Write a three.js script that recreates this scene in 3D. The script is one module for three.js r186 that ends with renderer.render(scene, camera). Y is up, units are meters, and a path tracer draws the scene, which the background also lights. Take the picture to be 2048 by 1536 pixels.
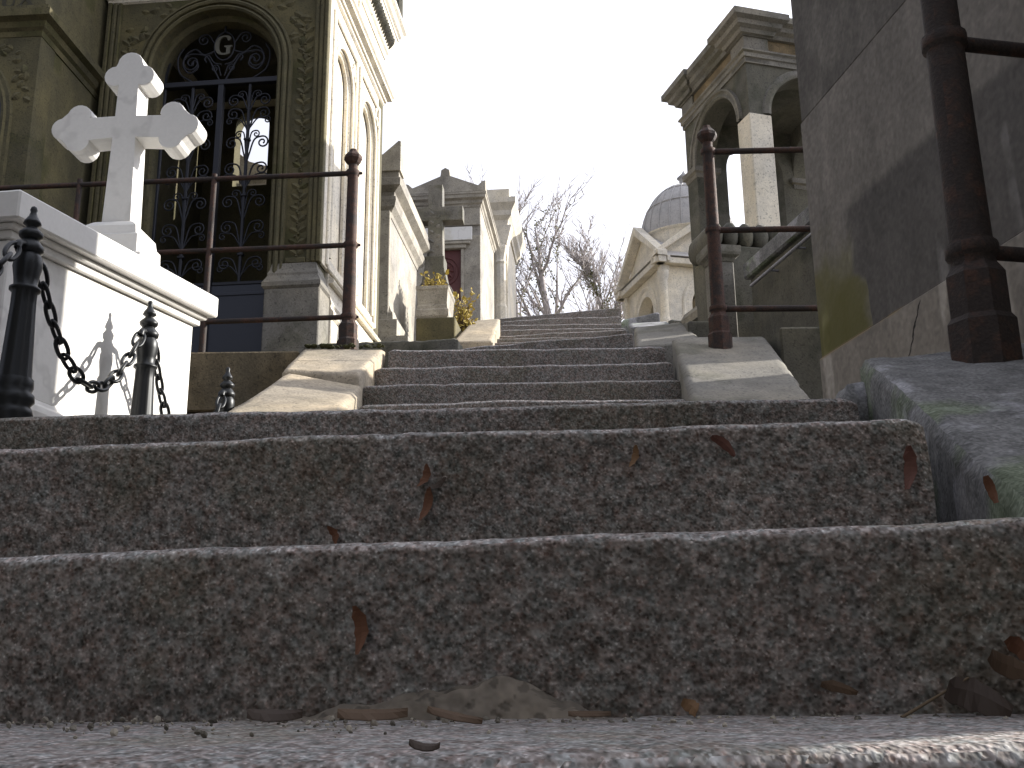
import * as THREE from 'three';
import { mergeGeometries } from 'three/addons/utils/BufferGeometryUtils.js';
import { FontLoader } from 'three/addons/loaders/FontLoader.js';
import { TextGeometry } from 'three/addons/geometries/TextGeometry.js';

// ---------------------------------------------------------------- camera, sky, sun, exposure
const scene = new THREE.Scene();
const camera = new THREE.PerspectiveCamera(40.7, 4 / 3, 0.05, 2000);
camera.rotation.order = 'YXZ';
camera.position.set(0, 0.055, 0);
camera.rotation.set(THREE.MathUtils.degToRad(14.7), 0, -0.012);
scene.add(camera);

const SUN = new THREE.Vector3(1, 0.49, -0.385).normalize();
const renderer = new THREE.WebGLRenderer({ antialias: true });
renderer.toneMapping = THREE.LinearToneMapping;
renderer.toneMappingExposure = 1.8;
renderer.shadowMap.enabled = true;
renderer.outputColorSpace = THREE.SRGBColorSpace;

{ // hazy bright winter sky: pale at the horizon, bluer overhead and away from the sun
  const w = 512, h = 256, data = new Float32Array(w * h * 4);
  for (let j = 0; j < h; j++) for (let i = 0; i < w; i++) {
    const phi = ((i + 0.5) / w - 0.5) * 2 * Math.PI, el = ((j + 0.5) / h - 0.5) * Math.PI;
    const d = new THREE.Vector3(Math.cos(el) * Math.cos(phi), Math.sin(el), Math.cos(el) * Math.sin(phi));
    const ang = Math.acos(Math.max(-1, Math.min(1, d.dot(SUN))));
    const up = Math.max(0, d.y), hz = Math.exp(-up * 3);
    const glow = 2.5 * Math.exp(-ang * 1.3);
    const c = [0.065 + 0.07 * hz, 0.08 + 0.065 * hz, 0.12 + 0.05 * hz];
    const k = (j + 0.5) / h < 0.5 ? 0.5 : 1;
    const o = (j * w + i) * 4;
    data[o] = (c[0] + 0.98 * glow) * k; data[o + 1] = (c[1] + 0.985 * glow) * k; data[o + 2] = (c[2] + 1.07 * glow) * k; data[o + 3] = 1;
  }
  const t = new THREE.DataTexture(data, w, h, THREE.RGBAFormat, THREE.FloatType);
  t.mapping = THREE.EquirectangularReflectionMapping;
  t.magFilter = t.minFilter = THREE.LinearFilter; t.needsUpdate = true;
  scene.background = t; scene.environment = t;
}
const sun = new THREE.DirectionalLight(new THREE.Color(1, 0.945, 0.86), 5);
sun.position.copy(SUN).multiplyScalar(40).add(new THREE.Vector3(0, 2, -6)); sun.target.position.set(0, 2, -6);
sun.castShadow = true; sun.shadow.mapSize.set(4096, 4096); sun.shadow.bias = -0.0005;
Object.assign(sun.shadow.camera, { left: -16, right: 16, top: 14, bottom: -10, near: 1, far: 90 });
scene.add(sun, sun.target);

// ---------------------------------------------------------------- helpers
const rng = (s) => () => { s = (s + 0x6D2B79F5) | 0; let t = Math.imul(s ^ (s >>> 15), 1 | s); t = (t + Math.imul(t ^ (t >>> 7), 61 | t)) ^ t; return ((t ^ (t >>> 14)) >>> 0) / 4294967296; };
const hash = (x, y, z) => { let h = Math.imul(x, 374761393) + Math.imul(y, 668265263) + Math.imul(z, 2147483647 ^ 91193); h = Math.imul(h ^ (h >>> 13), 1274126177); return ((h ^ (h >>> 16)) >>> 0) / 4294967296; };
const sm = (t) => t * t * (3 - 2 * t), lerp = (a, b, t) => a + (b - a) * t, clamp = (x, a = 0, b = 1) => Math.min(b, Math.max(a, x)), sst = (a, b, x) => sm(clamp((x - a) / (b - a)));
function n3(x, y, z) { // value noise, -1..1
  const xi = Math.floor(x), yi = Math.floor(y), zi = Math.floor(z), u = sm(x - xi), v = sm(y - yi), w = sm(z - zi);
  const f = (a, b, c) => hash(xi + a, yi + b, zi + c);
  return lerp(lerp(lerp(f(0, 0, 0), f(1, 0, 0), u), lerp(f(0, 1, 0), f(1, 1, 0), u), v), lerp(lerp(f(0, 0, 1), f(1, 0, 1), u), lerp(f(0, 1, 1), f(1, 1, 1), u), v), w) * 2 - 1;
}
const fb3 = (x, y, z, o = 3) => { let s = 0, a = 0.5, t = 0; for (let i = 0; i < o; i++) { s += a * n3(x, y, z); t += a; x = x * 2.03 + 7.1; y = y * 2.03 + 3.7; z = z * 2.03 + 1.3; a *= 0.5; } return s / t; };
function pn(x, y, p, seed) { // periodic 2d value noise 0..1, period p cells; x,y in cells
  const xi = Math.floor(x), yi = Math.floor(y), u = sm(x - xi), v = sm(y - yi), m = (a) => ((a % p) + p) % p;
  return lerp(lerp(hash(m(xi), m(yi), seed), hash(m(xi + 1), m(yi), seed), u), lerp(hash(m(xi), m(yi + 1), seed), hash(m(xi + 1), m(yi + 1), seed), u), v);
}
const pf = (u, v, p, seed, o = 4) => { let s = 0, a = 0.5, t = 0; for (let i = 0; i < o; i++) { s += a * pn(u * p, v * p, p, seed + i * 17); t += a; p *= 2; a *= 0.55; } return s / t; };
function worley(u, v, p, seed) { // periodic; returns [cell hash a, cell hash b, F1]
  const x = u * p, y = v * p, xi = Math.floor(x), yi = Math.floor(y), m = (a) => ((a % p) + p) % p;
  let best = 9, ca = 0, cb = 0;
  for (let b = -1; b < 2; b++) for (let a = -1; a < 2; a++) {
    const cx = m(xi + a), cy = m(yi + b), dx = xi + a + hash(cx, cy, seed) - x, dy = yi + b + hash(cx, cy, seed + 1) - y, d = dx * dx + dy * dy;
    if (d < best) { best = d; ca = hash(cx, cy, seed + 2); cb = hash(cx, cy, seed + 3); }
  }
  return [ca, cb, Math.sqrt(best)];
}
function texture(size, tile, fn, sizeY = size) { // fn(u,v) -> [r,g,b,h] in sRGB 0..1
  const c = new Uint8Array(size * sizeY * 4), b = new Uint8Array(size * sizeY * 4), q = (x) => Math.round(clamp(x) * 255);
  for (let j = 0; j < sizeY; j++) for (let i = 0; i < size; i++) {
    const r = fn((i + 0.5) / size, (j + 0.5) / sizeY), o = (j * size + i) * 4;
    c[o] = q(r[0]); c[o + 1] = q(r[1]); c[o + 2] = q(r[2]); c[o + 3] = 255;
    b[o] = b[o + 1] = b[o + 2] = q(r[3]); b[o + 3] = 255;
  }
  const mk = (d, cs) => { const t = new THREE.DataTexture(d, size, sizeY, THREE.RGBAFormat); t.wrapS = t.wrapT = THREE.RepeatWrapping; t.repeat.set(1 / tile, 1 / tile); t.magFilter = THREE.LinearFilter; t.minFilter = THREE.LinearMipmapLinearFilter; t.generateMipmaps = true; if (cs) t.colorSpace = THREE.SRGBColorSpace; t.needsUpdate = true; return t; };
  return { map: mk(c, true), bump: mk(b, false) };
}
const mat = (tx, rough, bump, extra = {}) => new THREE.MeshStandardMaterial({ map: tx.map, bumpMap: tx.bump, bumpScale: bump, roughness: rough, metalness: 0, ...extra });
const mul = (c, k) => c.map((x) => x * k);

// ---------------------------------------------------------------- materials
const txGranite = texture(1536, 1.0, (u, v) => {
  const big = pf(u, v, 4, 5, 4), mid = pf(u, v, 60, 9, 3), m2 = pf(u, v, 24, 19, 3), fine = pf(u, v, 210, 3, 2), pk = pf(u, v, 110, 45, 2), w = worley(u, v, 280, 31), w2 = worley(u, v, 400, 61);
  let g = 0.43 + (mid - 0.5) * 0.09 + (m2 - 0.5) * 0.03 + (fine - 0.5) * 0.36 + (big - 0.5) * 0.08;
  const e = sst(0.62, 0.3, w[2]), e2 = sst(0.6, 0.3, w2[2]);
  g += (w[0] > 0.74 ? 0.07 : w[0] < 0.3 ? -0.075 : 0) * e + (w2[0] > 0.95 ? 0.15 : w2[0] < 0.15 ? -0.08 : 0) * e2;
  const hue = (pk - 0.5) * 0.08 + (w[1] > 0.8 ? 0.03 * e : 0), st = sst(0.52, 0.7, pf(u, v, 6, 77, 4)); // greenish-brown staining
  g *= 1 - 0.08 * st;
  const h = 0.5 + (mid - 0.5) * 0.5 + (m2 - 0.5) * 0.2 + (fine - 0.5) * 0.6 + (w[0] - 0.5) * 0.25 * e;
  return [g + 0.018 + hue * 0.6, g - 0.002 - hue * 0.2, g - 0.022 - hue * 0.4 - 0.014 * st, h];
});
const txStone = (seed, base, warm, patch, pcol, contrast = 1) => texture(640, 1.1, (u, v) => {
  const big = pf(u, v, 3, seed, 5), mid = pf(u, v, 14, seed + 50, 4), fine = pf(u, v, 170, seed + 90, 2), str = pf(u, v * 0.25, 24, seed + 140, 3);
  let g = 1 + ((big - 0.5) * 0.3 + (mid - 0.5) * 0.22 + (fine - 0.5) * 0.22 + (str - 0.5) * 0.14) * contrast;
  const p = sst(0.5, 0.68, pf(u, v, 5, seed + 200, 5)) * patch, pit = pf(u, v, 120, seed + 300, 2) > 0.74 ? 0.8 : 1;
  const c = base.map((b, i) => lerp(b * (1 + warm[i] * (big - 0.5)), pcol[i], p) * g * pit);
  return [...c, 0.5 + (mid - 0.5) * 0.5 + (fine - 0.5) * 0.5 - (pit < 1 ? 0.3 : 0)];
});
const txGrey = txStone(301, [0.47, 0.455, 0.42], [0.1, 0.05, -0.05], 0.55, [0.33, 0.325, 0.27]);
const txCoping = texture(896, 0.8, (u, v) => {
  const w = worley(u, v, 190, 61), big = pf(u, v, 3, 401, 5), mid = pf(u, v, 22, 411, 4), fine = pf(u, v, 220, 421, 2);
  let g = 0.44 + (w[0] - 0.5) * 0.12 + (fine - 0.5) * 0.14 + (mid - 0.5) * 0.18 + (big - 0.5) * 0.16;
  const li = sst(0.55, 0.7, pf(u, v, 7, 431, 5)), al = sst(0.52, 0.7, pf(u, v, 5, 441, 5));
  g += 0.13 * li;
  return [g - 0.03 * al, g + 0.005 * al, g - 0.07 * al + 0.015 * li, 0.5 + (mid - 0.5) * 0.7 + (fine - 0.5) * 0.5];
});
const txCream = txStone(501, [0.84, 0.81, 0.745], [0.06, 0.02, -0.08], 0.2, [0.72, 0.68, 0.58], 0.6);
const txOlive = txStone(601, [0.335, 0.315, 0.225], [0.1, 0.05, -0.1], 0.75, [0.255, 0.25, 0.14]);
const txDark = txStone(701, [0.36, 0.35, 0.31], [0.1, 0.05, -0.1], 0.6, [0.24, 0.245, 0.2]);
const txBrown = txStone(651, [0.45, 0.395, 0.3], [0.1, 0.0, -0.12], 0.6, [0.33, 0.29, 0.21], 1.2);
const txPale = txStone(671, [0.6, 0.58, 0.54], [0.06, 0.03, -0.06], 0.5, [0.47, 0.45, 0.41]);
const txBeige = txStone(691, [0.62, 0.575, 0.5], [0.08, 0.02, -0.1], 0.35, [0.48, 0.45, 0.38], 1.1);
const txMarble = texture(768, 1.3, (u, v) => {
  const big = pf(u, v, 3, 801, 5), wv = Math.abs(pf(u, v, 5, 811, 5) - 0.5), fine = pf(u, v, 200, 821, 2), st = sst(0.6, 0.8, pf(u, v, 6, 841, 5));
  const g = 0.885 + (big - 0.5) * 0.06 - 0.05 * (1 - sst(0, 0.035, wv)) + (fine - 0.5) * 0.03 - 0.06 * st;
  return [g, g - 0.006 - 0.01 * st, g - 0.022 - 0.04 * st, 0.5 + (fine - 0.5) * 0.4];
});
const txRust = texture(512, 0.32, (u, v) => {
  const big = pf(u, v, 4, 901, 5), mid = pf(u, v, 18, 911, 4), fine = pf(u, v, 90, 921, 2), k = sst(0.4, 0.62, big * 0.6 + mid * 0.4);
  const a = [0.2, 0.172, 0.16], b = [0.29, 0.208, 0.172], g = 0.8 + fine * 0.4;
  return [0, 1, 2].map((i) => lerp(a[i], b[i], k) * g).concat([0.5 + (mid - 0.5) * 0.6 + (fine - 0.5) * 0.6]);
});
const txBark = texture(512, 0.5, (u, v) => { const a = pf(u, v * 0.3, 16, 1001, 4), b = pf(u, v, 8, 1011, 4), g = 0.64 + (a - 0.5) * 0.22 + (b - 0.5) * 0.14; return [g * 1.02, g * 0.98, g * 0.97, a]; });
const txEarth = texture(512, 1.5, (u, v) => { const a = pf(u, v, 8, 1101, 6), b = pf(u, v, 120, 1111, 2), g = 0.27 + (a - 0.5) * 0.16 + (b - 0.5) * 0.2; return [g * 1.08, g, g * 0.84, a * 0.6 + b * 0.4]; });
// wall of the big grey tomb: slabs with a soot stain, an algae patch, lime runs and a crack, where the wall carries them (2.0 m along it, 0.45 to 2.65 m up)
const txWall = texture(1024, 1, (u, v) => {
  const s = u * 2.0, y = 0.45 + v * 2.2;
  const big = pf(u, v, 4, 1201, 5), mid = pf(u, v, 18, 1211, 4), fine = pf(u, v, 180, 1221, 2), str = pf(u, v * 0.12, 40, 1231, 3), nz = (pf(u, v, 12, 1241, 4) - 0.5) * 0.12;
  let g = 0.455 + (big - 0.5) * 0.1 + (mid - 0.5) * 0.09 + (fine - 0.5) * 0.11 + (str - 0.5) * 0.07, c = [g * 1.03, g * 0.985, g * 0.93];
  const stain = sst(0.18, 0.25, s + nz * 0.6) * sst(1.285, 1.25, y + nz * 0.1) * sst(1.03, 1.06, y + nz + 0.5 * sst(0.3, 0.36, s + nz * 0.3)) * sst(0.896, 0.9, y);
  const up = sst(1.665, 1.672, y) * sst(0.35, 0.62, big * 0.5 + mid * 0.5 + 0.1);
  c = c.map((x, i) => x * (1 - [0.27, 0.27, 0.26][i] * stain) * (1 - 0.27 * up));
  const alg = sst(0.44, 0.24, s + nz * 2.6) * sst(1.2, 0.95, y + nz * 3) * sst(0.893, 0.899, y) * (0.6 + 0.5 * mid) * (1 - stain);
  c = c.map((x, i) => lerp(x, [0.36, 0.345, 0.17][i], clamp(alg)));
  const run = sst(0.66, 0.8, pf(u, v * 0.14, 34, 1251, 3)) * sst(0.5, 0.66, pf(u, v, 9, 1261, 4)); c = c.map((x) => x + run * 0.14);
  const low = sst(0.894, 0.888, y); c = c.map((x, i) => x * (1 + low * [0.08, 0.07, 0.05][i]));
  const mort = sst(0.008, 0.003, Math.abs(y - 0.894)) * sst(0.5, 0.42, s) * sst(0.4, 0.55, mid + 0.1); c = c.map((x, i) => lerp(x, [0.56, 0.5, 0.4][i], mort));
  const cx = lerp(0.555, 0.48, clamp((0.88 - y) / 0.12)) + (pf(u, v, 60, 1271, 3) - 0.5) * 0.03, cr = sst(0.0045, 0.0015, Math.abs(s - cx)) * sst(0.745, 0.775, y) * sst(0.885, 0.875, y);
  c = c.map((x) => x * (1 - 0.8 * cr));
  return [...c, 0.5 + (mid - 0.5) * 0.5 + (fine - 0.5) * 0.5 - cr * 0.5];
});
const MT = {
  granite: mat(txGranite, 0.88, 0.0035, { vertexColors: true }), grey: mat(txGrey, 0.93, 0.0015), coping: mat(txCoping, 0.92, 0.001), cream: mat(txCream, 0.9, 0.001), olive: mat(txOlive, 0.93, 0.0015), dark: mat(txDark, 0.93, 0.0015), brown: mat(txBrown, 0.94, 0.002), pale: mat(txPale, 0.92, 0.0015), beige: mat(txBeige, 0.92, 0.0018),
  marble: mat(txMarble, 0.55, 0.0002), rust: mat(txRust, 0.78, 0.0012, { metalness: 0.25 }), bark: mat(txBark, 0.95, 0.006), earth: mat(txEarth, 0.97, 0.008), wall: mat(txWall, 0.92, 0.0012),
  iron: new THREE.MeshStandardMaterial({ color: new THREE.Color(0.022, 0.024, 0.026), roughness: 0.42, metalness: 0.55 }),
  grille: new THREE.MeshStandardMaterial({ color: new THREE.Color(0.024, 0.026, 0.034), roughness: 0.5, metalness: 0.4 }),
  panel: new THREE.MeshStandardMaterial({ color: new THREE.Color(0.04, 0.045, 0.06), roughness: 0.55, metalness: 0.3 }),
  redDoor: new THREE.MeshStandardMaterial({ color: new THREE.Color(0.1, 0.028, 0.026), roughness: 0.6 }),
  blank: new THREE.MeshStandardMaterial({ color: new THREE.Color(0.02, 0.02, 0.02), roughness: 0.9 }),
  brass: new THREE.MeshStandardMaterial({ color: new THREE.Color(0.11, 0.105, 0.08), roughness: 0.5, metalness: 0.3 }),
  incised: new THREE.MeshStandardMaterial({ color: new THREE.Color(0.69, 0.68, 0.68), roughness: 0.9 }),
  incisedFaint: new THREE.MeshStandardMaterial({ color: new THREE.Color(0.12, 0.115, 0.1), roughness: 0.9 }),
  incisedDark: new THREE.MeshStandardMaterial({ color: new THREE.Color(0.05, 0.046, 0.03), roughness: 0.9 }),
  zinc: mat(txStone(1301, [0.58, 0.58, 0.61], [0.02, 0.02, 0.02], 0.4, [0.36, 0.36, 0.36], 0.6), 0.7, 0.0008),
  lead: mat(txStone(1351, [0.69, 0.68, 0.67], [0.02, 0.02, 0.02], 0.4, [0.6, 0.6, 0.6], 0.5), 0.75, 0.0008),
  ivy: new THREE.MeshStandardMaterial({ color: new THREE.Color(0.17, 0.17, 0.08), roughness: 0.7, side: THREE.DoubleSide }),
  gold: new THREE.MeshStandardMaterial({ color: new THREE.Color(0.46, 0.36, 0.08), roughness: 0.7, side: THREE.DoubleSide }),
  stem: new THREE.MeshStandardMaterial({ color: new THREE.Color(0.12, 0.085, 0.05), roughness: 0.9 }),
  moss: new THREE.MeshStandardMaterial({ color: new THREE.Color(0.05, 0.052, 0.02), roughness: 1 }),
  cement: mat(txStone(1401, [0.47, 0.44, 0.40], [0.08, 0.04, -0.04], 0.35, [0.39, 0.36, 0.32], 1.4), 0.95, 0.003),
};
const leafMats = [[0.14, 0.06, 0.03], [0.1, 0.062, 0.036], [0.18, 0.1, 0.045], [0.05, 0.034, 0.025], [0.13, 0.055, 0.04]].map((c) => new THREE.MeshStandardMaterial({ color: new THREE.Color(...c), roughness: 0.75, side: THREE.DoubleSide }));

// ---------------------------------------------------------------- geometry builders (metres; -z is deeper)
const V = (x, y, z) => new THREE.Vector3(x, y, z);
function boxUV(g, off = 0) {
  const p = g.attributes.position, n = p.count, uv = new Float32Array(n * 2), a = V(), b = V(), c = V(), e = V(), f = V();
  for (let i = 0; i < n; i += 3) {
    a.fromBufferAttribute(p, i); b.fromBufferAttribute(p, i + 1); c.fromBufferAttribute(p, i + 2);
    e.subVectors(b, a); f.subVectors(c, a); e.cross(f);
    const x = Math.abs(e.x), y = Math.abs(e.y), z = Math.abs(e.z);
    [a, b, c].forEach((q, k) => { const o = (i + k) * 2; if (y > x && y > z) { uv[o] = q.x; uv[o + 1] = q.z; } else if (x > z) { uv[o] = q.z; uv[o + 1] = q.y; } else { uv[o] = q.x; uv[o + 1] = q.y; } uv[o] += off; uv[o + 1] += off * 0.37; });
  }
  g.setAttribute('uv', new THREE.BufferAttribute(uv, 2)); return g;
}
function fin(g) {
  if (g.index) g = g.toNonIndexed();
  if (!g.attributes.normal) g.computeVertexNormals();
  for (const k of Object.keys(g.attributes)) if (!['position', 'normal', 'color'].includes(k)) g.deleteAttribute(k);
  g.morphAttributes = {}; return g;
}
function fromTris(v) { const g = new THREE.BufferGeometry(); g.setAttribute('position', new THREE.BufferAttribute(new Float32Array(v), 3)); g.computeVertexNormals(); return g; }
const quad = (o, a, b, c, d) => { for (const p of [a, b, c, a, c, d]) o.push(p[0], p[1], p[2]); };
const tri = (o, a, b, c) => { for (const p of [a, b, c]) o.push(p[0], p[1], p[2]); };
function B(x0, x1, y0, y1, z0, z1, b = 0.004) { // chamfered box, 44 triangles
  if (z0 > z1) [z0, z1] = [z1, z0];
  b = Math.min(b, (x1 - x0) * 0.45, (y1 - y0) * 0.45, (z1 - z0) * 0.45);
  const X = [x0, x1], Y = [y0, y1], Z = [z0, z1], o = [], s = [1, -1];
  const P = (i, j, k, ax) => [X[i] + (ax === 0 ? 0 : s[i] * b), Y[j] + (ax === 1 ? 0 : s[j] * b), Z[k] + (ax === 2 ? 0 : s[k] * b)];
  const face = (pts, n) => { // orient outward
    const a = V(...pts[0]), e = V(...pts[1]).sub(a), f = V(...pts[2]).sub(a); if (e.cross(f).dot(n) < 0) pts.reverse();
    pts.length === 4 ? quad(o, ...pts) : tri(o, ...pts);
  };
  for (let i = 0; i < 2; i++) face([P(i, 0, 0, 0), P(i, 0, 1, 0), P(i, 1, 1, 0), P(i, 1, 0, 0)], V(-s[i], 0, 0));
  for (let i = 0; i < 2; i++) face([P(0, i, 0, 1), P(0, i, 1, 1), P(1, i, 1, 1), P(1, i, 0, 1)], V(0, -s[i], 0));
  for (let i = 0; i < 2; i++) face([P(0, 0, i, 2), P(0, 1, i, 2), P(1, 1, i, 2), P(1, 0, i, 2)], V(0, 0, -s[i]));
  for (let i = 0; i < 2; i++) for (let j = 0; j < 2; j++) {
    face([P(i, j, 0, 0), P(i, j, 1, 0), P(i, j, 1, 1), P(i, j, 0, 1)], V(-s[i], -s[j], 0));
    face([P(i, 0, j, 0), P(i, 1, j, 0), P(i, 1, j, 2), P(i, 0, j, 2)], V(-s[i], 0, -s[j]));
    face([P(0, i, j, 1), P(1, i, j, 1), P(1, i, j, 2), P(0, i, j, 2)], V(0, -s[i], -s[j]));
    for (let k = 0; k < 2; k++) face([P(i, j, k, 0), P(i, j, k, 1), P(i, j, k, 2)], V(-s[i], -s[j], -s[k]));
  }
  return fromTris(o);
}
function ring(profile, x0, x1, z0, z1) { // mitred moulding round a rectangle; profile [[out, y]...] from bottom to top
  if (z0 > z1) [z0, z1] = [z1, z0];
  const o = [], R = (p) => [[x0 - p[0], p[1], z1 + p[0]], [x1 + p[0], p[1], z1 + p[0]], [x1 + p[0], p[1], z0 - p[0]], [x0 - p[0], p[1], z0 - p[0]]];
  for (let i = 0; i + 1 < profile.length; i++) { const a = R(profile[i]), b = R(profile[i + 1]); for (let k = 0; k < 4; k++) quad(o, a[k], a[(k + 1) % 4], b[(k + 1) % 4], b[k]); }
  return fromTris(o);
}
function bar(profile, x0, x1) { // straight moulding along x with end caps; profile [[y, z]...] convex-ish, closed
  const o = [], n = profile.length; let cy = 0, cz = 0, area = 0;
  for (let i = 0; i < n; i++) { const p = profile[i], q = profile[(i + 1) % n]; cy += p[0] / n; cz += p[1] / n; area += p[0] * q[1] - q[0] * p[1]; }
  const pr = area > 0 ? profile : [...profile].reverse();
  for (let i = 0; i < n; i++) { const p = pr[i], q = pr[(i + 1) % n]; quad(o, [x0, ...p], [x1, ...p].reverse().reverse(), [x1, ...q], [x0, ...q]); tri(o, [x1, ...p], [x1, cy, cz].reverse().reverse(), [x1, ...q]); tri(o, [x0, ...q], [x0, cy, cz], [x0, ...p]); }
  return fromTris(o);
}
function archPts(hw, yb, ys, out, n = 14, rx = 1) { const p = [[-hw - out, yb]]; for (let i = 0; i <= n; i++) { const a = Math.PI * (1 - i / n); p.push([Math.cos(a) * (hw + out), ys + Math.sin(a) * (hw * rx + out)]); } p.push([hw + out, yb]); return p; }
function archMould(cx, hw, yb, ys, prof, n = 16, rx = 1) { // prof [[out, z]...] swept round an arched opening
  const o = [];
  for (let i = 0; i + 1 < prof.length; i++) { const a = archPts(hw, yb, ys, prof[i][0], n, rx), b = archPts(hw, yb, ys, prof[i + 1][0], n, rx); for (let k = 0; k + 1 < a.length; k++) quad(o, [cx + a[k][0], a[k][1], prof[i][1]], [cx + a[k + 1][0], a[k + 1][1], prof[i][1]], [cx + b[k + 1][0], b[k + 1][1], prof[i + 1][1]], [cx + b[k][0], b[k][1], prof[i + 1][1]]); }
  const g = fromTris(o); return g;
}
function archWall(x0, x1, y0, y1, holes, zf, th, bottomOpen = true) { // plate with arched holes [[cx,hw,yb,ys]]; front face at zf, thickness th deeper
  const s = new THREE.Shape();
  s.moveTo(x0, y0);
  for (const [cx, hw, yb, ys] of holes) if (yb <= y0) { const p = archPts(hw, y0, ys, 0, 18); for (const q of p) s.lineTo(cx + q[0], q[1]); }
  s.lineTo(x1, y0); s.lineTo(x1, y1); s.lineTo(x0, y1); s.closePath();
  for (const [cx, hw, yb, ys] of holes) if (yb > y0) { const h = new THREE.Path(), p = archPts(hw, yb, ys, 0, 18); h.moveTo(cx + p[0][0], p[0][1]); for (const q of p.slice(1)) h.lineTo(cx + q[0], q[1]); h.closePath(); s.holes.push(h); }
  const g = new THREE.ExtrudeGeometry(s, { depth: th, bevelEnabled: false }); g.translate(0, 0, zf - th); return g;
}
function prism(pts, zf, th, bevel = 0) { // extruded polygon [[x,y]...], front at zf
  const s = new THREE.Shape(pts.map((p) => new THREE.Vector2(p[0], p[1])));
  const g = new THREE.ExtrudeGeometry(s, { depth: th - 2 * bevel, bevelEnabled: bevel > 0, bevelThickness: bevel, bevelSize: bevel, bevelOffset: -bevel, bevelSegments: 2 }); g.translate(0, 0, zf - th + bevel); return g;
}
function lathe(pts, seg = 20, flute = null) { // [[r,y]]; flute = [y0, y1, n, depth]
  const o = [], P = (p, k) => { const a = k / seg * Math.PI * 2; let r = p[0]; if (flute && p[1] > flute[0] && p[1] < flute[1]) r *= 1 - flute[3] * (0.5 + 0.5 * Math.cos(a * flute[2])); return V(Math.cos(a) * r, p[1], -Math.sin(a) * r); };
  const pos = [], idx = []; for (const p of pts) for (let k = 0; k < seg; k++) { const q = P(p, k); pos.push(q.x, q.y, q.z); }
  for (let i = 0; i + 1 < pts.length; i++) for (let k = 0; k < seg; k++) { const a = i * seg + k, b = i * seg + (k + 1) % seg; idx.push(a, b, b + seg, a, b + seg, a + seg); }
  const g = new THREE.BufferGeometry(); g.setAttribute('position', new THREE.Float32BufferAttribute(pos, 3)); g.setIndex(idx);
  if (seg <= 8) { const h = g.toNonIndexed(); h.computeVertexNormals(); return h; }
  g.computeVertexNormals(); return g;
}
function tube(pts, r, seg = 24, rad = 6, closed = false) { return new THREE.TubeGeometry(new THREE.CatmullRomCurve3(pts.map((p) => p.isVector3 ? p : V(...p)), closed), seg, r, rad, closed); }
function rod(a, b, r0, r1 = r0, n = 10) { // tapered round bar with ends
  const d = V().subVectors(b, a), L = d.length(), g = new THREE.CylinderGeometry(r1, r0, L, n, 1); g.translate(0, L / 2, 0);
  g.applyQuaternion(new THREE.Quaternion().setFromUnitVectors(V(0, 1, 0), d.normalize())); g.translate(a.x, a.y, a.z); return g;
}
const moved = (g, x, y, z, ry = 0) => { if (ry) g.rotateY(ry); g.translate(x, y, z); return g; };
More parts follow.
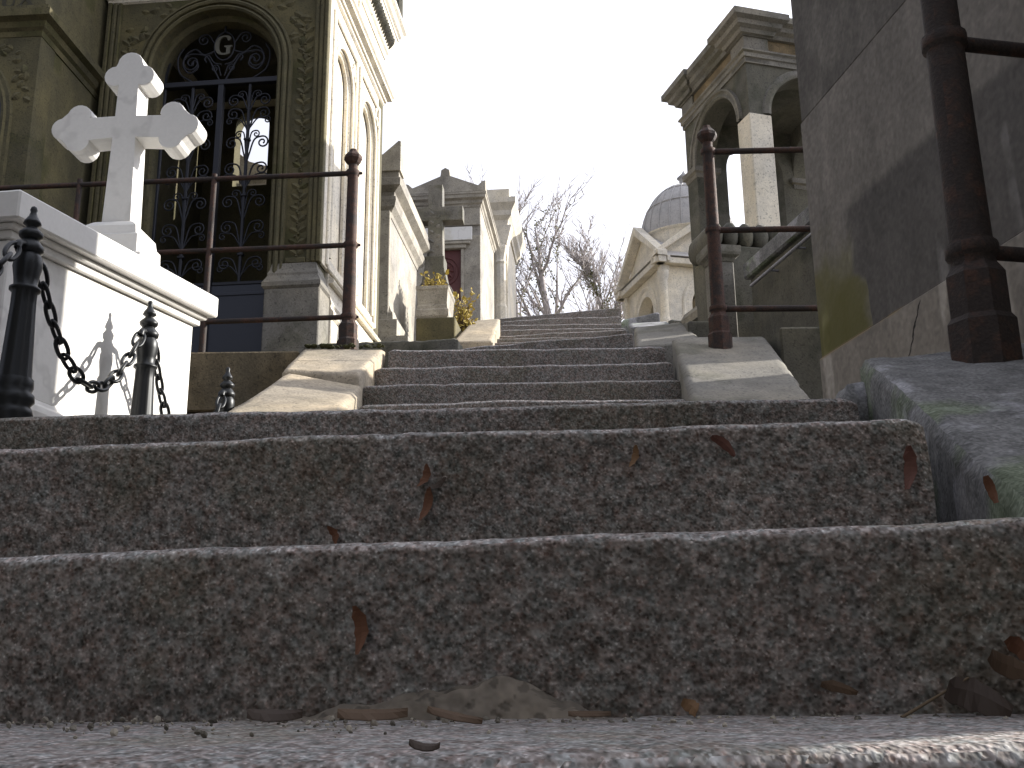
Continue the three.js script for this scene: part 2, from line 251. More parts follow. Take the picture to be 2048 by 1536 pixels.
// rough stone step: front edge from L to R ([x, depth, y]); rounded worn nosing
function stepGeo(L, R, depth, h, { r = 0.012, cell = 0.012, amp = 0.0045, seed = 1, wear = 0.006 } = {}) {
  const A = V(L[0], L[2], -L[1]), C = V(R[0], R[2], -R[1]), len = A.distanceTo(C), al = V().subVectors(C, A); al.y = 0; al.normalize();
  const bk = V(al.z, 0, -al.x); if (bk.z > 0) bk.negate();
  const nx = Math.max(8, Math.round(len / cell)), prof = [];
  const nf = Math.max(3, Math.round(h / cell)), nt = Math.max(4, Math.round(depth / (cell * 1.6)));
  for (let i = 0; i <= nf; i++) prof.push([0, lerp(-h, -r, i / nf), -1, 0]);
  for (let i = 1; i < 5; i++) { const a = i / 5 * Math.PI / 2; prof.push([r - Math.cos(a) * r, -r + Math.sin(a) * r, -Math.cos(a), Math.sin(a)]); }
  for (let i = 0; i <= nt; i++) prof.push([lerp(r, depth, i / nt), 0, 0, 1]);
  const pos = [], col = [], idx = [], np = prof.length, s = seed * 13.7; // col: worn arris and tread paler, with a bluish sky-lit rim painted in
  for (let i = 0; i <= nx; i++) {
    const u = i / nx, base = V().lerpVectors(A, C, u), w = wear * (0.5 + fb3(u * len * 4, s, 0.5, 3)) , endr = Math.min(u, 1 - u) * len, er = endr < 0.03 ? (1 - endr / 0.03) ** 2 * 0.01 : 0;
    for (const [pd, py, nd, ny] of prof) {
      const q = base.clone().addScaledVector(bk, pd); q.y += py;
      const nose = Math.exp(-((pd * pd + py * py) / (0.035 * 0.035)));
      const rough = fb3(q.x * 38 + s, q.y * 52, q.z * 38, 3) * amp + n3(q.x * 130, q.y * 150 + s, q.z * 130) * amp * 0.3 + fb3(q.x * 6, q.y * 7, q.z * 6 + s, 2) * amp * 0.9;
      const chip = Math.max(0, n3(q.x * 16 + s * 3, q.y * 16, q.z * 16) - 0.55) * 0.022 * nose;
      const k = (ny > 0.9 ? 0.35 : 1 - 0.75 * nose) * rough - chip - er * (nose + 0.2);
      q.addScaledVector(bk, nd * k); q.y += ny * k - nose * w;
      pos.push(q.x, q.y, q.z);
      const rimLightWear = sst(0.35, 0.6, (ny > 0.45 ? 0.74 : Math.exp(-((py / 0.008) ** 2)) * 0.7) + fb3(q.x * 45 + s, q.y * 45, q.z * 45, 3) * 0.28), m = 1 + (ny > 0.9 ? 0.38 : 0.75) * rimLightWear; col.push(m * (1 - 0.03 * rimLightWear), m, m * (1 + 0.06 * rimLightWear));
    }
  }
  for (let i = 0; i < nx; i++) for (let j = 0; j + 1 < np; j++) { const a = i * np + j, b = a + np; idx.push(a, b, b + 1, a, b + 1, a + 1); }
  const g = new THREE.BufferGeometry(); g.setAttribute('position', new THREE.Float32BufferAttribute(pos, 3)); g.setAttribute('color', new THREE.Float32BufferAttribute(col, 3)); g.setIndex(idx); g.computeVertexNormals();
  const o = [], P = (i, j) => { const k = (i * np + j) * 3; return [pos[k], pos[k + 1], pos[k + 2]]; };
  for (const i of [0, nx]) { const c0 = P(i, np - 1), c = [c0[0], P(i, 0)[1], c0[2]]; for (let j = 0; j + 1 < np; j++) i ? tri(o, P(i, j), c, P(i, j + 1)) : tri(o, P(i, j), P(i, j + 1), c); }
  const d0 = P(0, np - 1), d1 = P(nx, np - 1), b0 = [d0[0], P(0, 0)[1], d0[2]], b1 = [d1[0], P(nx, 0)[1], d1[2]];
  quad(o, d0, d1, b1, b0); quad(o, b0, b1, P(nx, 0), P(0, 0));
  const caps = fromTris(o); caps.setAttribute('color', new THREE.Float32BufferAttribute(new Float32Array(o.length).fill(1), 3));
  return mergeGeometries([fin(g), fin(caps)]);
}
// rough slab from four top corners [x, depth, y]: near-left, near-right, far-right, far-left
function slabGeo(c, th, { cell = 0.02, amp = 0.003, r = 0.012, seed = 1, chip = 0.02 } = {}) {
  const P = c.map((q) => V(q[0], q[2], -q[1])), w = Math.max(P[0].distanceTo(P[1]), P[3].distanceTo(P[2])), d = Math.max(P[0].distanceTo(P[3]), P[1].distanceTo(P[2]));
  const nx = Math.max(4, Math.round(w / cell)), ny = Math.max(4, Math.round(d / cell)), pos = [], idx = [], s = seed * 9.3;
  const at = (u, v) => V().lerpVectors(V().lerpVectors(P[0], P[1], u), V().lerpVectors(P[3], P[2], u), v);
  const cen = at(0.5, 0.5);
  const edgePt = (u, v) => { const q = at(u, v), e = Math.max(0, fb3(q.x * 9 + s, q.y * 9, q.z * 9, 3)) * chip; const dir = V(cen.x - q.x, 0, cen.z - q.z).normalize(); return q.addScaledVector(dir, e); };
  for (let j = 0; j <= ny; j++) for (let i = 0; i <= nx; i++) {
    const u = i / nx, v = j / ny, e = Math.min(u * w, (1 - u) * w, v * d, (1 - v) * d), q = e < 1e-6 ? edgePt(u, v) : at(u, v);
    q.y += fb3(q.x * 30 + s, q.y * 10, q.z * 30, 3) * amp + fb3(q.x * 5 + s, 2, q.z * 5, 2) * amp * 1.6 - (e < r ? (1 - e / r) ** 2 * r : 0);
    pos.push(q.x, q.y, q.z);
  }
  for (let j = 0; j < ny; j++) for (let i = 0; i < nx; i++) { const a = j * (nx + 1) + i; idx.push(a, a + 1, a + nx + 2, a, a + nx + 2, a + nx + 1); }
  const loop = []; for (let i = 0; i < nx; i++) loop.push(i); for (let j = 0; j < ny; j++) loop.push(j * (nx + 1) + nx); for (let i = nx; i > 0; i--) loop.push(ny * (nx + 1) + i); for (let j = ny; j > 0; j--) loop.push(j * (nx + 1));
  const rows = 4, base = pos.length / 3;
  for (let k = 1; k <= rows; k++) for (const a of loop) { const x = pos[a * 3], y = pos[a * 3 + 1] - th * k / rows, z = pos[a * 3 + 2], n = fb3(x * 24 + s, y * 24, z * 24, 2) * amp * 1.2, dx = x - cen.x, dz = z - cen.z, L = Math.hypot(dx, dz) || 1; pos.push(x + dx / L * n, y, z + dz / L * n); }
  const m = loop.length, id = (k, i) => k === 0 ? loop[i % m] : base + (k - 1) * m + i % m;
  for (let k = 0; k < rows; k++) for (let i = 0; i < m; i++) idx.push(id(k, i), id(k + 1, i), id(k + 1, i + 1), id(k, i), id(k + 1, i + 1), id(k, i + 1));
  const bc = pos.length / 3; pos.push(cen.x, cen.y - th, cen.z); for (let i = 0; i < m; i++) idx.push(bc, id(rows, i + 1), id(rows, i));
  const g = new THREE.BufferGeometry(); g.setAttribute('position', new THREE.Float32BufferAttribute(pos, 3)); g.setIndex(idx); g.computeVertexNormals(); return g;
}

// ---------------------------------------------------------------- scene bookkeeping
const taken = new Map();
const numbered = (n) => { const k = taken.get(n) || 0; taken.set(n, k + 1); return k ? `${n}_${String(k).padStart(3, '0')}` : n; };
let uvSeed = 0;
function M(parent, name, geos, material, keepUV = false) {
  const list = (Array.isArray(geos) ? geos : [geos]);
  let g;
  if (keepUV) g = list[0];
  else { g = list.length > 1 ? mergeGeometries(list.map(fin)) : fin(list[0]); boxUV(g, (uvSeed = (uvSeed + 0.381) % 7)); }
  const m = new THREE.Mesh(g, material); m.name = parent === scene ? numbered(name) : name; m.castShadow = m.receiveShadow = true; parent.add(m); return m;
}
const tag = (o, label, category, group, kind) => { if (label) o.userData.label = label; if (category) o.userData.category = category; if (group) o.userData.group = group; if (kind) o.userData.kind = kind; return o; };
function T(name, label, category, [x, y, d] = [0, 0, 0], yaw = 0, group) { const o = new THREE.Group(); o.name = numbered(name); o.position.set(x, y, -d); o.rotation.y = -yaw * Math.PI / 180; scene.add(o); return tag(o, label, category, group); }
const S = (name, geos, material) => tag(M(scene, name, geos, material), null, null, null, 'structure');
const font = await new FontLoader().loadAsync('fonts/droid/droid_serif_bold.typeface.json');
const text = (s, size, depth) => { const g = new TextGeometry(s, { font, size, depth, curveSegments: 4, bevelEnabled: false }); g.computeBoundingBox(); const b = g.boundingBox; g.translate(-(b.min.x + b.max.x) / 2, 0, 0); return g; };

// ---------------------------------------------------------------- ground
const gy = (d) => { const k = [[-400, -6], [-30, -2.2], [0, -0.35], [1.7, 0.1], [3, 0.3], [4.8, 0.95], [6.2, 1.25], [9.2, 2.6], [11, 3.2], [30, 3.5], [400, 4], [1200, 4]]; for (let i = 0; i + 1 < k.length; i++) if (d <= k[i + 1][0]) return lerp(k[i][1], k[i + 1][1], clamp((d - k[i][0]) / (k[i + 1][0] - k[i][0]))); return 4; };
{
  const ds = [-400, -150, -60, -30, -15, -8, -4, -2, -1, 0, 0.5, 1, 1.7, 2.3, 3, 3.6, 4.2, 4.8, 5.5, 6.2, 7, 7.7, 8.5, 9.2, 10, 11, 13, 16, 20, 26, 35, 60, 120, 300, 800, 1200], xs = [-900, -300, -100, -40, -18, -9, -5, -3, -1.8, -0.9, 0, 0.9, 1.8, 3, 5, 9, 18, 40, 100, 300, 900], pos = [], idx = [];
  for (const d of ds) for (const x of xs) pos.push(x, gy(d) + (Math.abs(x) > 1 && d > 11 ? fb3(x * 0.3, 1, d * 0.3) * 0.15 : 0), -d);
  for (let j = 0; j + 1 < ds.length; j++) for (let i = 0; i + 1 < xs.length; i++) { const a = j * xs.length + i; idx.push(a, a + 1, a + xs.length + 1, a, a + xs.length + 1, a + xs.length); }
  const g = new THREE.BufferGeometry(); g.setAttribute('position', new THREE.Float32BufferAttribute(pos, 3)); g.setIndex(idx); g.computeVertexNormals();
  S('ground', g, MT.earth);
}
S('landing', B(-3.4, 0.9, -0.1, 0.462, -1.95, -3.0, 0.004), MT.grey);
// terraces either side, faced by retaining walls
S('terrace', B(-6.5, -1.0, 0, 1.425, -4.86, -10.2, 0.01), MT.earth);
S('terrace', B(1.22, 6, 0, 1.37, -4.48, -9.4, 0.01), MT.earth);
{
  const t = T('retaining_wall', 'brown mossy retaining wall under the left iron railing, beside the white tomb', 'retaining wall');
  const xs = [-4.2, -3.1, -2.2, -1.62, -0.995];
  for (let i = 0; i + 1 < xs.length; i++) { M(t, 'stone_block', B(xs[i] + 0.003, xs[i + 1] - 0.003, 1.165, 1.452, -4.66, -4.9, 0.008), MT.brown); M(t, 'stone_block', B(xs[i] + 0.003 - 0.25, xs[i + 1] - 0.003 - 0.25, 0.42, 1.159, -4.68, -4.9, 0.008), MT.dark); }
  const r = T('retaining_wall', 'dark retaining wall between the grey stair coping and the big grey tomb', 'retaining wall');
  M(r, 'stone_block', B(1.2, 2.6, 1.12, 1.465, -4.42, -4.7, 0.01), MT.dark); M(r, 'stone_block', B(1.18, 2.6, 0.3, 1.114, -4.44, -4.7, 0.01), MT.dark);
}

// ---------------------------------------------------------------- stairs
{
  const t = T('stone_stairs', 'wide lower flight of rough granite steps in the foreground', 'stairs');
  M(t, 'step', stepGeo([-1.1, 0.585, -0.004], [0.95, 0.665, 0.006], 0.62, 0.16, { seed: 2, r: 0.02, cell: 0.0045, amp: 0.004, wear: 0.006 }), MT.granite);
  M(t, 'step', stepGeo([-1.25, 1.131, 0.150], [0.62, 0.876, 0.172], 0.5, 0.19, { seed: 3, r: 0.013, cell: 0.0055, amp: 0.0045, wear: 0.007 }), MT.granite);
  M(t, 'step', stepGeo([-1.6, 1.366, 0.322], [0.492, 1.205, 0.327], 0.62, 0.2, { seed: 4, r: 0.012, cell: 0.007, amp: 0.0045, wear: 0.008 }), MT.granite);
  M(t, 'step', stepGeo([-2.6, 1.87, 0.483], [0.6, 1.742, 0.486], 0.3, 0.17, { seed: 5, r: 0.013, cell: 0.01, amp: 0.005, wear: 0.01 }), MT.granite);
  // cement smeared along the foot of the second riser
  const pos = [], idx = [], nx = 70, ny = 14;
  for (let i = 0; i <= nx; i++) for (let j = 0; j <= ny; j++) {
    const u = i / nx, v = j / ny, x = lerp(-0.2, 0.085, u), top = 0.004 + 0.012 * sst(0, 0.2, u) * sst(1, 0.85, u) + 0.024 * Math.exp(-(((x + 0.005) / 0.035) ** 2)) + 0.012 * Math.exp(-(((x + 0.07) / 0.04) ** 2)) + fb3(x * 60, 0, 0, 3) * 0.005, y = lerp(-0.004, top, v);
    const d = 0.965 - 0.137 * x - 0.0085 * (1 - v ** 5) - (1 - v) * 0.012 + fb3(x * 70, y * 70, 3, 3) * 0.003 - 0.004;
    pos.push(x, y, -d + (v === 1 ? -0.012 : 0));
  }
  for (let i = 0; i < nx; i++) for (let j = 0; j < ny; j++) { const a = i * (ny + 1) + j, b = a + ny + 1; idx.push(a, b, b + 1, a, b + 1, a + 1); }
  const g = new THREE.BufferGeometry(); g.setAttribute('position', new THREE.Float32BufferAttribute(pos, 3)); g.setIndex(idx); g.computeVertexNormals();
  tag(M(t, 'cement_smear', g, MT.cement), 'rough cement patch at the foot of the riser');
}
{
  const t = T('stone_stairs', 'narrower middle flight of granite steps between the two sloping copings', 'stairs');
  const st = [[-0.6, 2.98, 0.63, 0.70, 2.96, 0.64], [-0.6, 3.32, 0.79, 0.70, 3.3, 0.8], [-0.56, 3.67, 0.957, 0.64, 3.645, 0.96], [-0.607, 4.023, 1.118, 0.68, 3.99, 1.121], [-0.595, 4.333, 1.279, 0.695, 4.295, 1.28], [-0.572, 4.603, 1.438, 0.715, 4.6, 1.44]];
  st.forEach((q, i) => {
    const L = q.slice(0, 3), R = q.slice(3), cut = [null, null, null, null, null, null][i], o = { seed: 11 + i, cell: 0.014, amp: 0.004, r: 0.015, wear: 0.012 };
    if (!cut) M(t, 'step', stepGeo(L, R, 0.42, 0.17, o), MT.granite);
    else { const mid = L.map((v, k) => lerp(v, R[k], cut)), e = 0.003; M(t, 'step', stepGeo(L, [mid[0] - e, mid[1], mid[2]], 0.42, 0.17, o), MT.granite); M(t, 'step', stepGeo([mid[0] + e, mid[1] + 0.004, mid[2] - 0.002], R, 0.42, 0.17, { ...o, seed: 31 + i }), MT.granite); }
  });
}
{
  const t = T('stone_stairs', 'far flight of steps with sunlit edges rising to the bare trees', 'stairs');
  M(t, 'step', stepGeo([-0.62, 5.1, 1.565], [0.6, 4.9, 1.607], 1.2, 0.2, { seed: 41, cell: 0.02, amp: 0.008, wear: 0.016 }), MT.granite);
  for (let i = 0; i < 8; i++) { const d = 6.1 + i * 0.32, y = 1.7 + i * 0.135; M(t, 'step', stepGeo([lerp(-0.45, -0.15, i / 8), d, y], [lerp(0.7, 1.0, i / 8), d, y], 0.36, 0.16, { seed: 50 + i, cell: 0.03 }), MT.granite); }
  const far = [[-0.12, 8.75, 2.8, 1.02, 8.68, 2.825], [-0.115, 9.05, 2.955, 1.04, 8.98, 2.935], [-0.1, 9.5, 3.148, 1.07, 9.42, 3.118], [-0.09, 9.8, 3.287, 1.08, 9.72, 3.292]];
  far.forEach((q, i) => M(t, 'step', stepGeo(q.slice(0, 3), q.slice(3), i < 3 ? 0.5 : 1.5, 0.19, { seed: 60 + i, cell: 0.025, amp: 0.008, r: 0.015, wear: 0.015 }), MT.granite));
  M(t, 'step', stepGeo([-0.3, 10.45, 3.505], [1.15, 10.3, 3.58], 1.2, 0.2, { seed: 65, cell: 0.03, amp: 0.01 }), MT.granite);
}
// copings and cheek stones
const stone = (name, label, c, th, o, m = MT.coping, group) => tag(M(scene, name, slabGeo(c, th, o), m), label, 'coping stone', group);
stone('coping_stone', 'big sloping granite coping under the nearest rusty post', [[0.455, 0.8, 0.098], [1.2, 0.72, 0.09], [1.3, 1.98, 0.668], [0.655, 1.88, 0.592]], 0.34, { seed: 71, cell: 0.012, amp: 0.004, r: 0.022, chip: 0.012 });
stone('coping_stone', 'small broken stone wedged behind the big near coping', [[0.6, 1.83, 0.52], [0.7, 1.83, 0.53], [0.72, 1.95, 0.54], [0.605, 1.95, 0.53]], 0.12, { seed: 72, r: 0.03, amp: 0.01, chip: 0.03 });
stone('coping_stone', 'upper sunlit slab of the sloping coping left of the middle steps', [[-0.905, 3.92, 1.155], [-0.6, 3.93, 1.135], [-0.592, 4.68, 1.462], [-0.985, 4.66, 1.462]], 0.3, { seed: 73, r: 0.015, chip: 0.02 }, MT.beige);
stone('coping_stone', 'lower cracked slab of the sloping coping left of the middle steps', [[-0.85, 2.86, 0.715], [-0.5, 2.9, 0.735], [-0.583, 3.93, 1.085], [-0.885, 3.905, 1.14]], 0.3, { seed: 74, r: 0.015, chip: 0.03 }, MT.beige);
stone('coping_stone', 'broad grey sloping slab right of the middle steps', [[0.56, 3.1, 0.76], [0.96, 3.1, 0.755], [1.185, 4.62, 1.485], [0.745, 4.6, 1.478]], 0.34, { seed: 75, r: 0.014, chip: 0.012, amp: 0.002 }, MT.grey);
stone('coping_stone', 'shaded slab just behind the broad grey slab, right side of the stairs', [[0.635, 5.05, 1.57], [0.98, 4.98, 1.565], [1.1, 6.35, 2.12], [0.79, 6.35, 2.085]], 0.3, { seed: 76, chip: 0.02 }, MT.grey);
stone('coping_stone', 'small sunlit slab high on the right side of the far steps', [[0.965, 8.0, 2.62], [1.3, 8.0, 2.63], [1.42, 8.95, 2.975], [1.06, 8.95, 2.955]], 0.25, { seed: 77, chip: 0.02 });
stone('coping_stone', 'squared block topping the right end of the far steps', [[1.02, 9.15, 3.055], [1.375, 9.1, 3.12], [1.42, 9.5, 3.14], [1.06, 9.5, 3.1]], 0.35, { seed: 78, r: 0.02, chip: 0.01 });
stone('coping_stone', 'pale sloping coping left of the far steps', [[-0.47, 7.7, 2.415], [-0.145, 7.7, 2.42], [-0.1, 8.85, 2.985], [-0.35, 8.85, 2.975]], 0.5, { seed: 79, chip: 0.02 }, MT.beige);
stone('kerb_stone', 'low dark kerb between the arcaded chapel and the far steps', [[-1.1, 5.25, 1.665], [-0.28, 5.15, 1.66], [-0.26, 5.5, 1.7], [-1.1, 5.6, 1.7]], 0.35, { seed: 80, chip: 0.05, amp: 0.01 }, MT.dark);
stone('kerb_stone', 'brown stone block beside the far coping at the domed tomb', [[1.36, 8.2, 2.74], [1.75, 8.2, 2.7], [1.8, 8.8, 2.92], [1.4, 8.8, 2.94]], 0.6, { seed: 81 }, MT.dark);
stone('kerb_stone', 'dark kerb running behind the middle right iron post', [[1.0, 5.6, 1.88], [1.22, 5.55, 1.86], [1.6, 7.2, 2.33], [1.2, 7.2, 2.36]], 0.5, { seed: 82 }, MT.dark);
{ // moss in the joint under the left railing post
  const r = rng(5), g = []; for (let i = 0; i < 60; i++) { const s = 0.006 + r() * 0.012, q = new THREE.IcosahedronGeometry(s, 0); q.scale(1, 0.5, 1); q.translate(-0.96 + r() * 0.36, 1.466 + r() * 0.008, -4.66 + r() * 0.05 - 0.02); g.push(q); }
  tag(M(scene, 'moss', g, MT.moss), 'dark moss along the top joint of the left coping', 'moss', null, 'stuff');
}

// ---------------------------------------------------------------- rusty iron railings
function rustPost(t, x, y, d, k) { // post whose rails sit at 0.165, 0.55, 0.93 times k
  const p = M(t, 'post', [lathe([[0, -0.05], [0.053, -0.05], [0.053, 0.052], [0.046, 0.062], [0.046, 0.13], [0.034, 0.15]].map((q) => [q[0] * k, q[1] * k]), 8), lathe([[0.034, 0.148], [0.033, 0.16], [0.04, 0.165], [0.04, 0.182], [0.0325, 0.19], [0.0295, 0.53], [0.036, 0.535], [0.036, 0.555], [0.0285, 0.56], [0.0265, 0.915], [0.034, 0.92], [0.034, 0.942], [0.0225, 0.95], [0.0225, 0.975]].map((q) => [q[0] * k, q[1] * k]), 16)], MT.rust);
  p.position.set(x, y, -d);
  const f = M(t, 'finial', [lathe([[0.0225, 0.975], [0.034, 0.985], [0.046, 1.005], [0.046, 1.02], [0.03, 1.04], [0.022, 1.045], [0.018, 1.06], [0, 1.063]].map((q) => [q[0] * k, q[1] * k]), 8)], MT.rust);
  f.position.set(x, y, -d);
  for (const h of [0.173, 0.545, 0.931]) { const b = M(t, 'bolt', rod(V(x, y + h * k, -d), V(x + 0.048 * k, y + h * k, -d), 0.008 * k, 0.007 * k, 6), MT.rust); }
}
{
  const t = T('iron_railing', 'rusty three-rail iron railing in front of the arcaded chapel, with a finial post', 'railing');
  rustPost(t, -0.785, 1.472, 4.75, 1);
  const dir = V(-1, -0.006, -0.055);
  for (const h of [0.173, 0.545, 0.931]) { const a = V(-0.8, 1.472 + h, -4.75), g = rod(a, a.clone().addScaledVector(dir, 2.4), 0.0135, 0.0135, 8); M(t, 'rail', g, MT.rust); }
  for (const x of [-1.49, -2.185]) { const k = (-0.8 - x), z = -4.75 - k * 0.055; M(t, 'baluster', [rod(V(x - 0.005, 1.43, z), V(x, 2.425, z), 0.017, 0.014, 8)], MT.rust); }
}
{
  const t = T('iron_railing', 'rusty iron post with three rails running to the big grey tomb', 'railing');
  rustPost(t, 0.91, 1.345, 4.32, 1.0);
  for (const h of [0.173, 0.545, 0.931]) M(t, 'rail', rod(V(0.9, 1.345 + h, -4.32), V(1.5, 1.342 + h - 0.02, -4.26), 0.0145, 0.0145, 8), MT.rust);
}
{
  const t = T('iron_railing', 'thick rusty post closest to the camera on the big coping, two rails in view', 'railing');
  rustPost(t, 0.857, 0.566, 1.8, 1.18);
  for (const h of [0.173, 0.545, 0.931]) M(t, 'rail', rod(V(0.87, 0.566 + h * 1.18, -1.8), V(1.16, 0.566 + h * 1.18 - 0.004, -1.85), 0.0145, 0.0145, 10), MT.rust);
}

// ---------------------------------------------------------------- white marble tomb with cross, chain fence
{
  const t = T('marble_tomb', 'sunlit white marble tomb with a trefoil cross on its tilted slab', 'tomb', [-0.9939, 0.462, 1.933], 8.1);
  const W = 0.62, L = 0.957, al = Math.atan(0.098 / L), o = 0.05;
  const sl = (y0, y1, ins, b) => { const g = B(-W + ins, -ins, y0, y1, -ins, -(L - ins), b); const p = g.attributes.position; for (let i = 0; i < p.count; i++) p.setY(i, p.getY(i) + Math.tan(al) * -p.getZ(i)); g.computeVertexNormals(); return g; };
  M(t, 'slab', sl(0.461, 0.523, 0, 0.004), MT.marble);
  M(t, 'slab_moulding', [sl(0.449, 0.4605, 0.022, 0.003), sl(0.43, 0.4485, 0.036, 0.002)], MT.marble);
  const body = B(-W + o, -o, 0.13, 0.43, -o, -(L - o), 0.004); { const p = body.attributes.position; for (let i = 0; i < p.count; i++) if (p.getY(i) > 0.3) p.setY(i, p.getY(i) + Math.tan(al) * -p.getZ(i)); body.computeVertexNormals(); } M(t, 'body', body, MT.marble);
  M(t, 'plinth', [ring([[-0.3, 0.06], [0.028, 0.06], [0.028, 0.098], [0.022, 0.112], [0.008, 0.122], [0.004, 0.131], [-0.3, 0.131]], -W + o, -o, -o, -(L - o))], MT.marble);
  M(t, 'footing', B(-W + 0.005, -0.005, 0, 0.059, -0.005, -(L - 0.005), 0.004), MT.cream);
  M(t, 'corner_pilaster', [B(-0.1, -o + 0.012, 0.132, 0.43, -o + 0.012, -0.1, 0.003)], MT.marble);
  const y = M(t, 'lettering', text('FAMILLE  MAY', 0.033, 0.0006), MT.incised); y.position.set(-0.235, 0.472, 0.0005);
  // cross
  const c = new THREE.Group(); c.name = 'cross'; t.add(c); c.position.set(-0.232, 0.755, -0.79); c.rotation.y = 0.09;
  const sh = new THREE.Shape(), lob = 0.034, hb = 0.038, H = 0.53, cy = 0.305, ax = 0.19, top = H + 0.0;
  // trefoil ends: shaft half width hb (tapering), arms half height 0.04
  const arcTo = (cx, cyy, r, a0, a1) => { for (let i = 0; i <= 8; i++) { const a = lerp(a0, a1, i / 8); sh.lineTo(cx + Math.cos(a) * r, cyy + Math.sin(a) * r); } };
  const PI = Math.PI, ah = 0.035;
  sh.moveTo(-hb - 0.004, 0); sh.lineTo(hb + 0.004, 0); sh.lineTo(hb - 0.002, cy - ah - 0.05); sh.lineTo(hb - 0.004, cy - ah);
  sh.lineTo(ax - 0.085, cy - ah - 0.004); arcTo(ax - 0.052, cy - ah - 0.004, 0.036, PI, PI * 1.9); arcTo(ax - 0.006, cy, 0.034, -PI * 0.45, PI * 0.45); arcTo(ax - 0.052, cy + ah + 0.004, 0.036, PI * 0.1, PI); sh.lineTo(ax - 0.085, cy + ah - 0.002);
  sh.lineTo(hb - 0.006, cy + ah); const ty = H - 0.06; sh.lineTo(hb - 0.008, ty - 0.03); arcTo(hb + 0.004, ty, 0.033, -PI * 0.5, PI * 0.5); arcTo(0, ty + 0.04, 0.038, PI * 0.02, PI * 0.98); arcTo(-hb - 0.004, ty, 0.033, PI * 0.5, PI * 1.5); sh.lineTo(-hb + 0.008, ty - 0.03);
  sh.lineTo(-hb + 0.006, cy + ah); sh.lineTo(-ax + 0.085, cy + ah - 0.002); arcTo(-ax + 0.052, cy + ah + 0.004, 0.036, 0, PI * 0.9); arcTo(-ax + 0.006, cy, 0.034, PI * 0.55, PI * 1.45); arcTo(-ax + 0.052, cy - ah - 0.004, 0.036, PI * 1.1, PI * 2); sh.lineTo(-ax + 0.085, cy - ah - 0.004);
  sh.lineTo(-hb + 0.004, cy - ah); sh.closePath();
  const cg = new THREE.ExtrudeGeometry(sh, { depth: 0.07, bevelEnabled: true, bevelSize: 0.0025, bevelThickness: 0.0025, bevelOffset: -0.0025, bevelSegments: 2, curveSegments: 10 }); cg.translate(0, 0.03, -0.035);
  M(c, 'cross_body', cg, MT.marble);
  M(c, 'cross_base', [ring([[-0.05, -0.2], [0.06, -0.2], [0.06, -0.085], [0.054, -0.08], [0.04, -0.075], [0.038, -0.02], [0.03, -0.014], [0.026, 0.012], [0.012, 0.026], [0.004, 0.032], [-0.04, 0.032]], -0.048, 0.048, 0.046, -0.044)], MT.marble);
  const l = M(c, 'lettering', text('A  LA  M  PHILERS', 0.024, 0.0006), MT.incised); l.position.set(0.01, cy + 0.018, 0.0357);
  // carved bracket stones behind the cross foot, running down the slab
  M(t, 'slab_ornament', [B(-0.42, -0.2, 0.595, 0.64, -0.885, -0.945, 0.012), B(-0.34, -0.28, 0.6, 0.672, -0.9, -0.94, 0.015)], MT.marble);
}
function chainPost(label, x, y, d, k = 1) {
  const t = T('chain_post', label, 'chain post', [x, y, d], 0, 'black iron chain posts round the white tomb');
  const pr = [[0, 0], [0.041, 0], [0.041, 0.018], [0.034, 0.03], [0.033, 0.055], [0.038, 0.062], [0.036, 0.072], [0.031, 0.08], [0.038, 0.088], [0.037, 0.1], [0.031, 0.106], [0.034, 0.115], [0.033, 0.13], [0.029, 0.134], [0.0235, 0.275], [0.0225, 0.3], [0.028, 0.304], [0.028, 0.309], [0.021, 0.314], [0.0225, 0.33], [0.0265, 0.352], [0.025, 0.37], [0.019, 0.38]];
  M(t, 'shaft', lathe(pr.map((q) => [q[0] * k, q[1] * k]), 32, [0.135 * k, 0.3 * k, 12, 0.1]), MT.iron);
  M(t, 'collar', [lathe([[0.019, 0.379], [0.025, 0.383], [0.026, 0.392], [0.017, 0.404], [0.014, 0.408]].map((q) => [q[0] * k, q[1] * k]), 24), ...[-1, 1].map((s) => tube([[0, 0.389 * k, 0], [0.0, 0.389 * k, s * 0.028], [0, 0.384 * k, s * 0.042], [0, 0.374 * k, s * 0.046]], 0.0075 * k, 10, 6))], MT.iron);
  M(t, 'finial', lathe([[0.014, 0.407], [0.021, 0.413], [0.0225, 0.42], [0.013, 0.43], [0.0085, 0.434], [0.0165, 0.44], [0.0145, 0.446], [0.008, 0.456], [0.0055, 0.464], [0.0068, 0.469], [0.005, 0.475], [0, 0.478]].map((q) => [q[0] * k, q[1] * k]), 20), MT.iron);
  return t;
}
chainPost('nearest black iron chain post in front of the white tomb', -0.921, 0.43, 1.85);
chainPost('middle black iron chain post against the lit face of the white tomb', -0.894, 0.44, 2.43);
chainPost('farthest black iron chain post in shade beyond the white tomb', -0.888, 0.462, 3.12);
const linkGeo = (() => { const p = [], a = 0.0165, b = 0.0115; for (let i = 0; i < 16; i++) { const t = i / 16 * Math.PI * 2, c = Math.cos(t), s = Math.sin(t); p.push(V(Math.sign(c) * Math.abs(c) ** 0.8 * (a + b) * 0.93, s * b, 0)); } return boxUV(fin(tube(p, 0.0044, 20, 6, true))); })();
